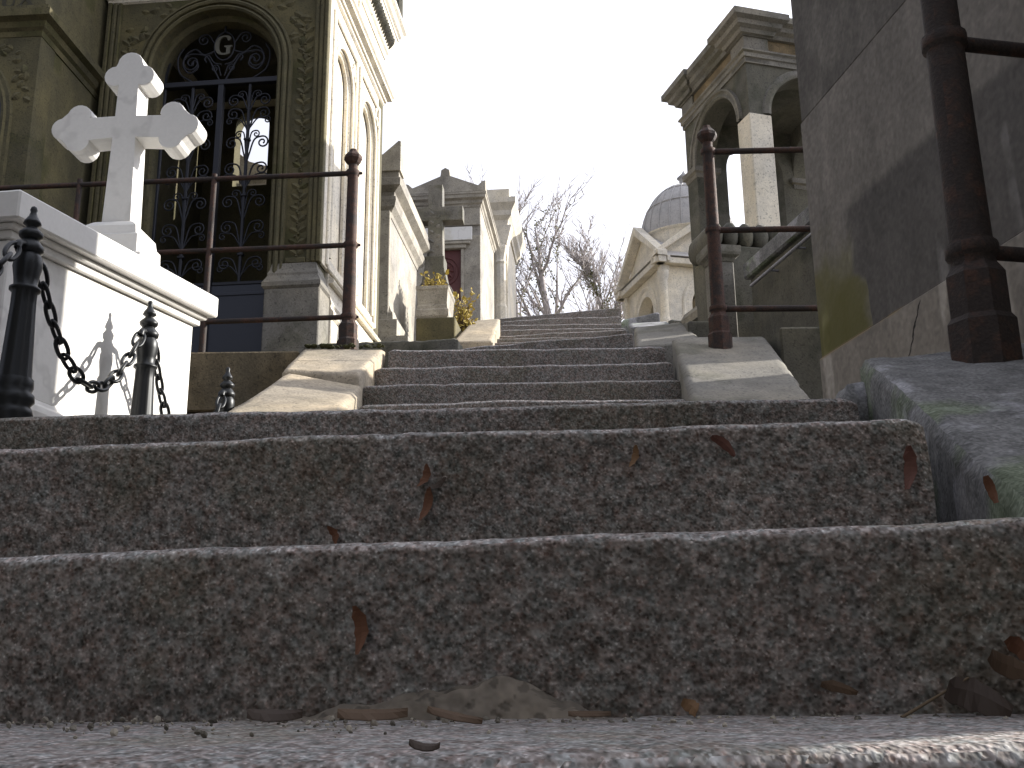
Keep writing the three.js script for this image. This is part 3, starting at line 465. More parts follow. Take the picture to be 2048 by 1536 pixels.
function chain(label, A, Bp, sag, pitch = 0.0405) {
  const t = T('iron_chain', label, 'chain', [0, 0, 0], 0, 'black iron chains of the white tomb');
  const f = (u) => V(lerp(A[0], Bp[0], u), lerp(A[1], Bp[1], u) - sag * 4 * u * (1 - u), -lerp(A[2], Bp[2], u));
  const pts = []; let acc = 0, prev = f(0), cum = [0], N = 400; for (let i = 1; i <= N; i++) { const q = f(i / N); acc += q.distanceTo(prev); cum.push(acc); prev = q; }
  const n = Math.round(acc / pitch), at = (s) => { let i = 0; while (i < N && cum[i] < s) i++; return f(i / N); };
  for (let i = 0; i < n; i++) {
    const a = at(i / n * acc), b = at((i + 1) / n * acc), m = new THREE.Mesh(linkGeo, MT.iron); m.name = 'chain_link'; m.castShadow = m.receiveShadow = true;
    const X = V().subVectors(b, a).normalize(), Z = V(1, 0, 0).addScaledVector(X, -X.x).normalize(), Y = V().crossVectors(Z, X), ba = new THREE.Matrix4().makeBasis(X, Y, Z), tw = new THREE.Matrix4().makeRotationX((i % 2 ? Math.PI / 2 : 0) + 0.5 + 0.25 * Math.sin(i * 2.3));
    m.quaternion.setFromRotationMatrix(ba.multiply(tw)); m.position.lerpVectors(a, b, 0.5); t.add(m);
  }
}
chain('chain leaving the nearest chain post toward the left frame edge', [-0.921, 0.805, 1.80], [-0.93, 0.8, 1.25], 0.17);
chain('chain sagging between the nearest and the middle chain post', [-0.921, 0.803, 1.897], [-0.894, 0.815, 2.384], 0.185);
chain('chain running down from the middle chain post to the farthest', [-0.894, 0.812, 2.477], [-0.888, 0.83, 3.075], 0.235);
chain('chain of the farthest post turning behind the white tomb', [-0.89, 0.83, 3.12], [-1.45, 0.82, 3.2], 0.2);

// ---------------------------------------------------------------- arcaded chapel with the G gate
function scroll(x, y, sx, sy, w, h, r, turns = 1.4) { // leaf-like scroll leaving a bar at (x,y), curling at (x+sx*w, y+sy*h)
  const p = [V(x, y, 0), V(x + sx * w * 0.18, y + sy * h * 0.5, 0), V(x + sx * w * 0.5, y + sy * (h + r * 0.6), 0)], cx = x + sx * w, cyy = y + sy * h, n = Math.round(9 * turns);
  for (let i = 0; i <= n; i++) { const a = Math.PI * 0.62 - i / n * turns * Math.PI * 2, rr = r * (1 - 0.8 * i / n); p.push(V(cx + sx * Math.cos(a) * rr, cyy + sy * Math.sin(a) * rr, 0)); }
  return p;
}
const leafRelief = (() => { const o = [], n = 5; for (const s of [-1, 1]) for (let i = 0; i < n; i++) { const u = i / n, v = (i + 1) / n, wv = (q) => Math.sin(q * Math.PI) ** 0.7 * 0.4; const a = [0, u, 0.12 + 0.25 * Math.sin(u * 3.1)], b = [0, v, 0.12 + 0.25 * Math.sin(v * 3.1)], c = [s * wv(v), v, 0], d = [s * wv(u), u, 0]; s > 0 ? quad(o, a, d, c, b) : quad(o, a, b, c, d); } return fromTris(o); })();
function carve(parent, list, m) { for (const [x, y, z, len, ang, wide] of list) { const g = leafRelief.clone(); g.scale(len * (wide || 0.9), len, len * 0.5); g.rotateZ(ang); g.translate(x, y, z); M(parent, 'carved_leaf', g, m); } }
function berry(parent, list, m) { for (const [x, y, z, r] of list) { const g = new THREE.IcosahedronGeometry(r, 1); g.translate(x, y, z); M(parent, 'carved_berry', g, m); } }
{
  const t = T('chapel', 'arcaded stone chapel with a scrolled iron gate bearing the letter G', 'chapel', [-1.1, 1.43, 5.6], 5.6);
  const W = 1.45, L = 1.46, cx = -0.72, hw = 0.405, ys = 2.165, top = 2.665, rnd = rng(77);
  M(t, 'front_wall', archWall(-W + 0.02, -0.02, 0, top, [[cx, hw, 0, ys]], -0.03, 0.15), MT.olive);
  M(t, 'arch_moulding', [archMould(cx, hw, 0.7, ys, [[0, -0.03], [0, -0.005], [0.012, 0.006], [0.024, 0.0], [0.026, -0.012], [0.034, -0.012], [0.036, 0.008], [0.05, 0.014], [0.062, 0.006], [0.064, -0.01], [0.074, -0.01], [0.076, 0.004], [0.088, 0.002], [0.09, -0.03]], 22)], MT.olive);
  M(t, 'corner_facing', B(-0.0185, 0.0, 0.845, top - 0.004, -0.043, -0.188, 0.003), MT.cream);
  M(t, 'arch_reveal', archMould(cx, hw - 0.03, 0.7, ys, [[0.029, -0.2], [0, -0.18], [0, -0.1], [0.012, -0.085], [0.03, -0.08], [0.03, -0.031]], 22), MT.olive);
  for (const s of [1, -1]) {
    const X = (x) => s > 0 ? x : 2 * cx - x, bx = (a, b, ...r) => s > 0 ? B(a, b, ...r) : B(2 * cx - b, 2 * cx - a, ...r);
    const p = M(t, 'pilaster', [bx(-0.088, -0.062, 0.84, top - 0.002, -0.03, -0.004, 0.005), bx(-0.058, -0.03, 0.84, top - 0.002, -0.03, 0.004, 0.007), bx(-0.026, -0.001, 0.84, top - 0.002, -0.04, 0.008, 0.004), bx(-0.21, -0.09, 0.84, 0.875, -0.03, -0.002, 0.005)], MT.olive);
    const lv = [], be = [];
    for (let i = 0; i < 22; i++) { const y = 0.9 + i * 0.07; if (y > 2.42) break; const mx = X(-0.15); lv.push([mx, y, -0.03, 0.062, 0.9 + rnd() * 0.2, 0.8], [mx, y, -0.03, 0.062, -0.9 - rnd() * 0.2, 0.8], [mx, y + 0.02, -0.03, 0.05, (rnd() - 0.5) * 0.5, 0.7]); be.push([mx + (rnd() - 0.5) * 0.03, y - 0.012, -0.022, 0.009], [mx + (rnd() - 0.5) * 0.05, y + 0.045, -0.024, 0.0075]); }
    for (let i = 0; i < 26; i++) { const a = 0.25 + rnd() * 1.05, rr = hw + 0.13 + rnd() * 0.12, x = cx + s * Math.cos(a) * rr, y = ys + Math.sin(a) * rr; if (y < top - 0.03 && Math.abs(x - cx) < 0.57) lv.push([x, y, -0.03, 0.05 + rnd() * 0.03, rnd() * 6.28, 0.9]); }
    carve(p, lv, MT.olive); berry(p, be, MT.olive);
    M(t, 'pedestal', [s > 0 ? B(-0.315, 0.012, 0.0, 0.675, 0.03, -0.18, 0.006) : B(2 * cx - 0.012, 2 * cx + 0.315, 0.0, 0.675, 0.03, -0.18, 0.006)], MT.grey);
    M(t, 'pedestal_moulding', s > 0 ? ring([[-0.05, 0.675], [0.0, 0.675], [0.012, 0.69], [0.012, 0.715], [0.0, 0.735], [-0.012, 0.76], [-0.012, 0.775], [-0.022, 0.8], [-0.03, 0.84], [-0.09, 0.842]], -0.317, 0.006, 0.026, -0.17) : ring([[-0.05, 0.675], [0.0, 0.675], [0.012, 0.69], [0.012, 0.715], [0.0, 0.735], [-0.012, 0.76], [-0.012, 0.775], [-0.022, 0.8], [-0.03, 0.84], [-0.09, 0.842]], 2 * cx - 0.006, 2 * cx + 0.317, 0.026, -0.17), MT.grey);
  }
  // side wall with two blind arches
  const sideFrame = new THREE.Group(); // geometry helper: turn +x plates so that their front faces right
  const side = (g) => { g.rotateY(Math.PI / 2); return g; }; // local x -> -z, front z -> +x
  const bays = [[-0.40, 0.205], [-1.06, 0.205]]; // centres along depth
  const wallPlate = archWall(0.19, L, 0, top, bays.map(([c, h]) => [-c, h, 0.93, 2.24]), -0.005, 0.05);
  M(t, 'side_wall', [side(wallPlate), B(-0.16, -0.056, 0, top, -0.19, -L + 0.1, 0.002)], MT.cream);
  bays.forEach(([c, h]) => {
    const p = M(t, 'blind_arch', [side(archMould(-c, h, 0.93, 2.24, [[-0.03, -0.05], [-0.03, -0.03], [-0.018, -0.024], [-0.012, -0.014], [0, -0.012], [0, 0.006], [0.016, 0.012], [0.026, 0.004], [0.028, -0.004]], 18))], MT.cream);
    M(p, 'sill', [B(-0.05, -0.012, 0.9, 0.93, c - h + 0.002, c + h - 0.002, 0.004)], MT.cream);
    const lv = []; for (const s of [-1, 1]) for (let i = 0; i < 7; i++) lv.push([-c + s * (h - 0.005 + rnd() * 0.05), 2.41 + rnd() * 0.1, 0, 0.05, rnd() * 6.28, 0.9]);
    for (const [x, y, z, len, ang] of lv) { const g = leafRelief.clone(); g.scale(len * 0.9, len, len * 0.5); g.rotateZ(ang); g.translate(x, y, z); M(p, 'carved_leaf', side(g), MT.cream); }
    M(t, 'panel_frame', [B(-0.004, 0.014, 0.86, 2.58, c - 0.3, c - 0.262, 0.006), B(-0.004, 0.014, 0.86, 2.58, c + 0.262, c + 0.3, 0.006), B(-0.004, 0.012, 2.542, 2.58, c - 0.26, c + 0.26, 0.006), B(-0.004, 0.014, 0.845, 0.885, c - 0.26, c + 0.26, 0.006)], MT.cream);
  });
  M(t, 'side_plinth', [B(-0.05, 0.022, 0.0, 0.56, -0.2, -L - 0.02, 0.006), side((() => { const g = bar([[0.56, -0.02], [0.56, 0.022], [0.575, 0.034], [0.6, 0.034], [0.615, 0.02], [0.64, 0.012], [0.655, 0.02], [0.68, 0.012], [0.7, 0.006], [0.72, -0.02]], 0.2, L + 0.03); return g; })()), side(bar([[0.78, -0.01], [0.78, 0.02], [0.795, 0.03], [0.81, 0.022], [0.82, 0.008], [0.84, -0.01]], 0.2, L + 0.02))], MT.cream);
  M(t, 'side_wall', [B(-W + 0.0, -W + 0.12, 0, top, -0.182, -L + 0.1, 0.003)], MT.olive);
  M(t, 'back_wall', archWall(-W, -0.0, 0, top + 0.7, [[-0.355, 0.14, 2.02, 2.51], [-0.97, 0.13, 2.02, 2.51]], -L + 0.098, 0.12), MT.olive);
  M(t, 'floor', B(-W + 0.12, -0.16, 0.005, 0.02, -0.2, -L + 0.1, 0.001), MT.grey);
  // entablature
  const rx0 = -W + 0.01, rx1 = 0.0, rz0 = -0.03, rz1 = -L;
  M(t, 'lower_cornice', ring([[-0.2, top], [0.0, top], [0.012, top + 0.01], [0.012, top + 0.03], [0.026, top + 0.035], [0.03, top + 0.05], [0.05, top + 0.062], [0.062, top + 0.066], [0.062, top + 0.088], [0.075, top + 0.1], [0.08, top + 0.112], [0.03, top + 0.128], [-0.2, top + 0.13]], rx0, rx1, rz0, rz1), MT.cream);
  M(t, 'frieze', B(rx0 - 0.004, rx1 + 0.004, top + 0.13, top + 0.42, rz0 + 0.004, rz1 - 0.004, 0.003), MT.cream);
  const ro = M(t, 'rosette', side(archMould(0.42, 0.09, top + 0.275, top + 0.275, [[0, 0.006], [0.004, 0.02], [0.02, 0.02], [0.024, 0.004]], 20)), MT.cream);
  for (let i = 0; i < 8; i++) { const g = leafRelief.clone(); g.scale(0.05, 0.085, 0.03); g.rotateZ(i * Math.PI / 4); g.translate(0.42, top + 0.275, 0.004); M(ro, 'petal', side(g), MT.dark); }
  M(ro, 'lower_rim', side(archMould(0.42, 0.09, top + 0.275, top + 0.275, [[0, 0.006], [0.004, 0.02], [0.02, 0.02], [0.024, 0.004]], 20).applyMatrix4(new THREE.Matrix4().makeScale(1, -1, 1)).translate(0, 2 * (top + 0.275), 0)), MT.cream);
  M(t, 'frieze_frame', [side(bar([[top + 0.16, 0.003], [top + 0.16, 0.016], [top + 0.18, 0.016], [top + 0.182, 0.003]], 0.04, L - 0.03)), B(0.003, 0.016, top + 0.185, top + 0.4, -0.66, -0.7, 0.004), B(0.003, 0.016, top + 0.185, top + 0.4, -0.15, -0.18, 0.004)], MT.cream);
  M(t, 'upper_cornice', ring([[-0.2, top + 0.4], [0.012, top + 0.4], [0.02, top + 0.415], [0.02, top + 0.44], [0.035, top + 0.455], [0.04, top + 0.47], [0.085, top + 0.58], [0.09, top + 0.6], [0.098, top + 0.605], [0.098, top + 0.625], [0.115, top + 0.64], [0.13, top + 0.67], [0.15, top + 0.69], [0.15, top + 0.72], [-0.2, top + 0.76]], rx0, rx1, rz0, rz1), MT.cream);
  { const lv = []; for (let i = 0; i < 36; i++) { const g = leafRelief.clone(); g.scale(0.045, 0.1, 0.06); g.rotateX(0.42); g.translate(0.01 + i * 0.041, top + 0.475, 0.042); lv.push(g); } for (const g of lv) M(t, 'carved_leaf', side(g), MT.dark); }
  M(t, 'antefix', B(0.06, 0.13, top + 0.75, top + 0.98, -L - 0.02, -L - 0.1, 0.02), MT.dark);
  M(t, 'roof', prism([[-W - 0.1, top + 0.755], [0.1, top + 0.755], [-W / 2, top + 1.25]], 0.05, L + 0.12), MT.zinc);
  M(t, 'ceiling', B(-W + 0.02, -0.02, top + 0.085, top + 0.12, -0.2, -L + 0.1, 0.002), MT.dark);
  // gate
  const gate = new THREE.Group(); gate.name = 'gate'; gate.position.set(cx, 0, -0.15); gate.scale.y = 1.041; t.add(gate);
  const gx = 0.378, gb = (a, b, c, d, z = 0.012) => B(a, b, c, d, z, -z, 0.003);
  for (const s of [-1, 1]) M(gate, 'lower_panel', [B(s > 0 ? 0.012 : -gx, s > 0 ? gx : -0.012, 0.03, 0.745, 0.006, -0.006, 0.003), gb(s > 0 ? 0.04 : -gx + 0.03, s > 0 ? gx - 0.03 : -0.04, 0.08, 0.1), gb(s > 0 ? 0.04 : -gx + 0.03, s > 0 ? gx - 0.03 : -0.04, 0.68, 0.7)], MT.panel);
  M(gate, 'centre_stile', gb(-0.018, 0.018, 0.03, 2.03, 0.02), MT.grille);
  M(gate, 'transom', [gb(-gx - 0.02, gx + 0.02, 2.03, 2.065, 0.02)], MT.grille);
  for (const s of [-1, 1]) {
    M(gate, 'bar', gb(s * 0.185 - 0.009, s * 0.185 + 0.009, 0.745, 2.03, 0.009), MT.grille);
    M(gate, 'bar', gb(Math.min(s * gx, s * (gx - 0.018)), Math.max(s * gx, s * (gx - 0.018)), 0.745, 2.03, 0.01), MT.grille);
    M(gate, 'bar', gb(s > 0 ? 0.02 : -gx + 0.02, s > 0 ? gx - 0.02 : -0.02, 0.745, 0.765, 0.01), MT.grille);
    for (const y of [0.93, 1.3, 1.66]) M(gate, 'knot', B(s * 0.185 - 0.02, s * 0.185 + 0.02, y - 0.008, y + 0.008, 0.016, -0.016, 0.004), MT.grille);
    for (const [y, h] of [[0.775, 0.1], [0.95, 0.15], [1.13, 0.13], [1.32, 0.15], [1.5, 0.14], [1.7, 0.13], [1.84, 0.08]]) for (const e of [-1, 1]) {
      const fl = y === 1.13 || y === 1.5 || y === 1.84;
      M(gate, 'scroll', tube(scroll(s * 0.185, y, e, 1, 0.098, h, 0.04, 1.5), 0.0055, 40, 5), MT.grille);
      M(gate, 'scroll', tube(scroll(s * 0.185, y + 0.02, e, 1, fl ? 0.055 : 0.12, h * (fl ? 1.25 : 0.5), 0.024, 1.3), 0.0045, 32, 5), MT.grille);
    }
  }
  const fy = 2.3; // fanlight
  { const p = []; for (let i = 0; i < 24; i++) { const a = i / 24 * Math.PI * 2; p.push(V(Math.cos(a) * 0.066, fy + Math.sin(a) * 0.095, 0)); } M(gate, 'monogram_ring', tube(p, 0.006, 48, 6, true), MT.grille); }
  { const g = text('G', 0.125, 0.012); g.scale(0.95, 1.05, 1); const m = M(gate, 'letter_g', g, MT.brass); m.position.set(-0.002, fy - 0.064, 0.002); }
  for (const s of [-1, 1]) {
    M(gate, 'scroll', tube(scroll(s * 0.02, 2.07, s, 1, 0.19, 0.13, 0.062, 1.8), 0.0065, 48, 5), MT.grille);
    M(gate, 'scroll', tube([V(s * 0.06, fy - 0.03, 0), V(s * 0.13, fy - 0.05, 0), V(s * 0.19, fy - 0.01, 0), V(s * 0.245, fy - 0.04, 0), V(s * 0.265, fy - 0.11, 0), V(s * 0.22, fy - 0.17, 0), V(s * 0.165, fy - 0.13, 0), V(s * 0.19, fy - 0.085, 0), V(s * 0.21, fy - 0.11, 0)], 0.0065, 48, 5), MT.grille);
    M(gate, 'scroll', tube(scroll(s * 0.062, fy + 0.02, s, 1, 0.075, 0.03, 0.04, 1.5), 0.0055, 36, 5), MT.grille);
    M(gate, 'scroll', tube(scroll(s * 0.012, 2.1, s, 1, 0.04, 0.05, 0.024, 1.3), 0.005, 30, 5), MT.grille);
    M(gate, 'scroll', tube([V(s * 0.2, 2.07, 0), V(s * 0.28, 2.13, 0), V(s * 0.3, 2.24, 0), V(s * 0.27, 2.3, 0)], 0.006, 24, 5), MT.grille);
    M(gate, 'scroll', tube([V(s * 0.01, fy - 0.125, 0), V(s * 0.06, fy - 0.11, 0), V(s * 0.1, fy - 0.06, 0), V(s * 0.125, fy - 0.08, 0), V(s * 0.11, fy - 0.105, 0)], 0.006, 30, 5), MT.grille);
  }
  M(gate, 'spike', rod(V(0, fy + 0.09, 0), V(0, fy + 0.17, 0), 0.012, 0.002, 8), MT.grille);
  M(gate, 'arch_frame', archMould(0, gx - 0.012, 2.06, 2.1, [[0, 0.012], [0.016, 0.012], [0.016, -0.012], [0, -0.012], [0, 0.012]], 20), MT.grille);
}
// ---------------------------------------------------------------- dark chapel at the left frame edge
{
  const t = T('chapel', 'dark shaded chapel cut by the left frame edge, lettering on its frieze', 'chapel', [-2.62, 1.43, 5.12], 3.5);
  const W = 1.3, L = 1.5, cx = -0.62, hw = 0.45, ys = 1.52, top = 2.02, rnd = rng(99);
  M(t, 'front_wall', archWall(-W, -0.0, 0, top, [[cx, hw, 0, ys]], 0, 0.16), MT.olive);
  M(t, 'arch_moulding', archMould(cx, hw, 0, ys, [[0, 0], [0, 0.015], [0.02, 0.024], [0.03, 0.012], [0.05, 0.012], [0.06, 0.0]], 20), MT.olive);
  M(t, 'side_wall', [B(-0.16, -0.003, 0, top, -0.162, -L, 0.003)], MT.olive);
  M(t, 'back_wall', B(-W, 0, 0, top, -L - 0.001, -L - 0.08, 0.002), MT.olive);
  const lv = []; for (let i = 0; i < 30; i++) { const a = 0.2 + rnd() * 0.9, rr = hw + 0.11 + rnd() * 0.09, x = cx + Math.cos(a) * rr, y = ys + Math.sin(a) * rr; if (y < top - 0.05 && x < -0.05) lv.push([x, y, 0.001, 0.04 + rnd() * 0.03, rnd() * 6.28, 0.9]); }
  carve(t, lv, MT.olive);
  M(t, 'cornice', ring([[-0.2, top], [0.004, top], [0.01, top + 0.03], [0.028, top + 0.045], [0.04, top + 0.075], [0.075, top + 0.09], [0.078, top + 0.13], [0.05, top + 0.14], [0.05, top + 0.17], [0.02, top + 0.175], [-0.2, top + 0.18]], -W, 0, 0, -L - 0.08), MT.olive);
  M(t, 'frieze', B(-W + 0.002, 0.012, top + 0.18, top + 0.75, 0.012, -L - 0.07, 0.004), MT.olive);
  const l = M(t, 'lettering', text('IAUX', 0.1, 0.004), MT.incisedDark); l.position.set(-0.235, top + 0.19, 0.0122);
  M(t, 'upper_cornice', ring([[-0.2, top + 0.75], [0.02, top + 0.75], [0.06, top + 0.83], [0.12, top + 0.86], [0.12, top + 0.92], [-0.2, top + 0.95]], -W, 0, 0, -L - 0.08), MT.olive);
  M(t, 'door', B(cx - hw + 0.01, cx + hw - 0.01, 0.0, ys + hw, -0.1, -0.13, 0.003), MT.panel);
}
// ---------------------------------------------------------------- tombs up the left side
{
  const t = T('tomb', 'dark fronted tomb with sunlit right wall and heavy roof horn, behind the arcaded chapel', 'tomb', [-0.965, 1.43, 7.7], 5);
  const W = 1.2, L = 1.25;
  M(t, 'wall', B(-W, 0, 0.9, 2.13, 0, -L, 0.006), MT.pale);
  M(t, 'front_face', [B(-W + 0.01, -0.01, 0.9, 2.05, 0.03, 0.002, 0.004), B(-0.16, 0.012, 0.95, 2.08, 0.05, 0.004, 0.006)], MT.pale);
  M(t, 'plinth', [ring([[-0.2, 0.0], [0.2, 0.0], [0.2, 0.98], [0.09, 0.985], [0.09, 1.15], [0.05, 1.165], [0.045, 1.22], [0.03, 1.24], [0.01, 1.3], [-0.2, 1.3]], -W, 0, 0, -L)], MT.pale);
  M(t, 'cornice', ring([[-0.2, 2.05], [0.006, 2.05], [0.015, 2.08], [0.05, 2.12], [0.06, 2.17], [0.055, 2.2], [0.04, 2.21], [0.045, 2.24], [0.1, 2.28], [0.1, 2.34], [0.085, 2.35], [0.085, 2.42], [-0.2, 2.5]], -W, 0, 0, -L), MT.pale);
  M(t, 'acroterion', prism([[-0.2, 2.4], [0.1, 2.4], [0.1, 2.66], [0.08, 2.665], [0.03, 2.62], [-0.05, 2.55], [-0.2, 2.5]], 0.1, 0.16, 0.006), MT.pale);
  M(t, 'acroterion', prism([[-W - 0.1, 2.4], [-W + 0.2, 2.4], [-W + 0.2, 2.5], [-W + 0.05, 2.55], [-W - 0.03, 2.62], [-W - 0.08, 2.665], [-W - 0.1, 2.66]], 0.1, 0.16, 0.006), MT.pale);
  M(t, 'roof', prism([[-W - 0.06, 2.42], [0.06, 2.42], [-W / 2, 2.75]], 0.0, L + 0.05), MT.pale);
}
{
  const t = T('stone_cross', 'grey stone grave cross on a stepped scrolled pedestal behind the planter', 'grave cross', [-0.70, 2.70, 9.1], 4); t.scale.setScalar(1.06);
  const c = M(t, 'cross', [prism([[-0.07, 0.9], [0.07, 0.9], [0.064, 1.25], [0.245, 1.25], [0.245, 1.385], [0.064, 1.385], [0.062, 1.6], [-0.062, 1.6], [-0.064, 1.385], [-0.245, 1.385], [-0.245, 1.25], [-0.064, 1.25]], 0.06, 0.13, 0.006)], MT.grey);
  { const lv = []; const r = rng(3); for (let i = 0; i < 9; i++) lv.push([(i % 2 ? 0.012 : -0.012), 0.95 + i * 0.045, 0.06, 0.05, (i % 2 ? -0.8 : 0.8) + r() * 0.3, 0.9]); carve(c, lv, MT.grey); }
  const l = M(t, 'lettering', text('NORMAN', 0.04, 0.003), MT.incisedFaint); l.position.set(0.03, 1.3, 0.0602);
  M(t, 'pedestal', [prism([[-0.3, 0], [0.3, 0], [0.3, 0.36], [0.26, 0.4], [0.24, 0.46], [0.19, 0.52], [0.15, 0.6], [0.11, 0.66], [0.1, 0.72], [0.085, 0.8], [0.085, 0.9], [-0.085, 0.9], [-0.085, 0.8], [-0.1, 0.72], [-0.11, 0.66], [-0.15, 0.6], [-0.19, 0.52], [-0.24, 0.46], [-0.26, 0.4], [-0.3, 0.36]], 0.1, 0.2, 0.008)], MT.grey);
}
function shrub(t, name, cx, cy, cz, sx, sy, n, seed) {
  const r = rng(seed), st = [], lf = [];
  for (let i = 0; i < n; i++) { const a = r() * 6.28, q = Math.sqrt(r()), ex = V(cx + Math.cos(a) * q * sx, cy + sy * (0.35 + 0.65 * r()), cz + Math.sin(a) * q * sx * 0.8), b = V(cx + (r() - 0.5) * sx * 0.5, cy, cz + (r() - 0.5) * sx * 0.4); st.push(rod(b, ex, 0.004, 0.0015, 4));
    for (let k = 0; k < 7; k++) { const u = 0.35 + 0.65 * r(), p = V().lerpVectors(b, ex, u), s = 0.026 + r() * 0.02, g = leafRelief.clone(); g.scale(s * 0.7, s, s * 0.3); g.rotateX((r() - 0.5) * 2.4); g.rotateZ(r() * 6.28); g.rotateY(r() * 6.28); g.translate(p.x, p.y, p.z); lf.push(g); } }
  M(t, 'stems', st, MT.stem); M(t, 'foliage', lf, MT.gold);
}
{
  const t = T('planter', 'sunlit stone planter box at the foot of the grey cross', 'planter', [-0.775, 2.545, 8.1], 5);
  M(t, 'box', [ring([[-0.1, 0.2], [0.0, 0.2], [0.012, 0.22], [0.012, 0.27], [0.0, 0.285], [0.0, 0.31], [-0.004, 0.32], [0.004, 0.44], [0.012, 0.455], [0.012, 0.48], [-0.02, 0.485], [-0.02, 0.42], [-0.1, 0.42]], 0, 0.25, 0, -0.36)], MT.pale);
  M(t, 'block', B(-0.005, 0.32, -0.15, 0.199, 0.02, -0.42, 0.01), MT.olive);
  const s = T('shrub', 'yellow leaved shrub growing out of the planter by the grey cross', 'shrub', [-0.65, 2.96, 8.28]); shrub(s, 's', 0, 0, 0, 0.13, 0.26, 44, 21);
  const s2 = T('shrub', 'yellow leaved shrub right of the planter, before the red door', 'shrub', [-0.42, 2.72, 8.62]); shrub(s2, 's', 0, 0, 0, 0.14, 0.5, 44, 22);
}
{
  const t = T('tomb', 'small pedimented tomb with a dark red carved door', 'tomb', [-0.355, 3.3, 11.5], 5);
  const W = 0.84, L = 1.5, cx = -0.42;
  M(t, 'side_wall', [B(-0.1, 0, 0, 1.98, -0.02, -L, 0.004), B(-W, -W + 0.1, 0, 1.98, -0.02, -L, 0.004)], MT.pale);
  M(t, 'front_wall', [B(-W + 0.002, -W + 0.2, 0, 1.62, 0, -0.1, 0.004), B(-0.2, -0.002, 0, 1.62, 0, -0.1, 0.004), B(-W + 0.002, -0.002, 1.75, 1.98, 0, -0.1, 0.004)], MT.pale);
  M(t, 'door_frame', [B(-W + 0.2, -W + 0.235, 0, 1.45, 0.01, -0.06, 0.004), B(-0.235, -0.2, 0, 1.45, 0.01, -0.06, 0.004), B(-W + 0.17, -0.17, 1.45, 1.5, 0.03, -0.06, 0.006), B(-W + 0.12, -0.12, 1.5, 1.53, 0.05, -0.06, 0.006)], MT.pale);
  M(t, 'name_panel', B(-W + 0.12, -0.1, 1.56, 1.73, 0.012, -0.05, 0.004), MT.marble);
  const d = M(t, 'door', B(-W + 0.236, -0.236, 0, 1.449, -0.03, -0.06, 0.003), MT.redDoor);
  for (let k = 0; k < 3; k++) { const p = []; for (let i = 0; i < 20; i++) { const a = i / 20 * 6.283; p.push(V(cx + Math.cos(a) * (0.15 - k * 0.045), 1.18 + Math.sin(a) * (0.17 - k * 0.05), -0.026)); } M(d, 'carved_ring', tube(p, 0.008, 36, 5, true), MT.redDoor); }
  for (let i = 0; i < 8; i++) { const g = leafRelief.clone(); g.scale(0.05, 0.11, 0.05); g.rotateZ(i * Math.PI / 4); g.translate(cx, 1.18, -0.028); M(d, 'carved_leaf', g, MT.redDoor); }
  M(t, 'cornice', ring([[-0.2, 1.98], [0.006, 1.98], [0.012, 2.01], [0.03, 2.025], [0.035, 2.06], [0.07, 2.08], [0.072, 2.12], [0.08, 2.125], [0.08, 2.15], [-0.2, 2.17]], -W, 0, 0, -L), MT.pale);
  M(t, 'pediment', [prism([[-W - 0.07, 2.16], [0.07, 2.16], [0.07, 2.3], [0.03, 2.29], [-0.02, 2.24], [cx + 0.06, 2.38], [cx + 0.05, 2.46], [cx, 2.49], [cx - 0.05, 2.46], [cx - 0.06, 2.38], [-W + 0.02, 2.24], [-W - 0.03, 2.29], [-W - 0.07, 2.3]], 0.06, 0.16, 0.006)], MT.pale);
  M(t, 'roof', prism([[-W - 0.05, 2.155], [0.05, 2.155], [cx, 2.36]], -0.1, L - 0.05), MT.pale);
}
{
  const t = T('tomb', 'pale far tomb with a corner column, last before the trees on the left', 'tomb', [-0.02, 3.35, 14.0], 5);
  M(t, 'wall', B(-1.3, -0.03, 0, 2.75, -0.1, -1.5, 0.006), MT.cream);
  M(t, 'column', [lathe([[0.09, 0], [0.09, 1.5], [0.075, 1.55], [0.07, 2.15], [0.085, 2.18], [0.07, 2.22], [0.075, 2.28], [0.11, 2.4], [0.11, 2.44]], 8).translate(-0.12, 0, 0.02)], MT.cream);
  M(t, 'entablature', ring([[-0.3, 2.75], [0.02, 2.75], [0.03, 2.82], [0.08, 2.88], [0.09, 2.95], [0.15, 3.05], [0.15, 3.13], [0.05, 3.16], [0.05, 3.3], [-0.3, 3.32]], -1.3, -0.03, 0.05, -1.5), MT.cream);
  M(t, 'bracket', prism([[-0.25, 2.44], [-0.02, 2.44], [0.05, 2.74], [-0.25, 2.74]], 0.1, 0.24, 0.01), MT.cream);
}

// ---------------------------------------------------------------- big grey tomb on the right
{
  const t = T('tomb', 'huge plain grey slab tomb filling the right edge, with algae and a dark stain', 'tomb', [0.918, 0.45, 2.95], -9);
  const L0 = 1.72; // extends toward the camera (+z) from the far corner
  const put = (y0, y1, out, deep) => { const g = B(out, 0.95, y0 - 0.45, y1 - 0.45, 0, L0, 0.003); const uvg = fin(g), p = uvg.attributes.position, uv = new Float32Array(p.count * 2); for (let i = 0; i < p.count; i++) { uv[i * 2] = (p.getZ(i) + p.getX(i) * 0.35) / 2.0; uv[i * 2 + 1] = p.getY(i) / 2.2; } uvg.setAttribute('uv', new THREE.BufferAttribute(uv, 2)); M(t, 'stone_slab', uvg, MT.wall, true); };
  put(0.2, 0.8935, -0.008); put(0.8955, 1.6655, 0); put(1.6685, 2.45, 0.004); put(2.453, 3.2, 0.002); put(3.203, 3.9, 0);
  M(t, 'cornice', ring([[-0.2, 3.45], [0.0, 3.45], [0.05, 3.53], [0.12, 3.58], [0.12, 3.68], [-0.2, 3.75]], 0, 0.95, L0, 0), MT.grey);
}
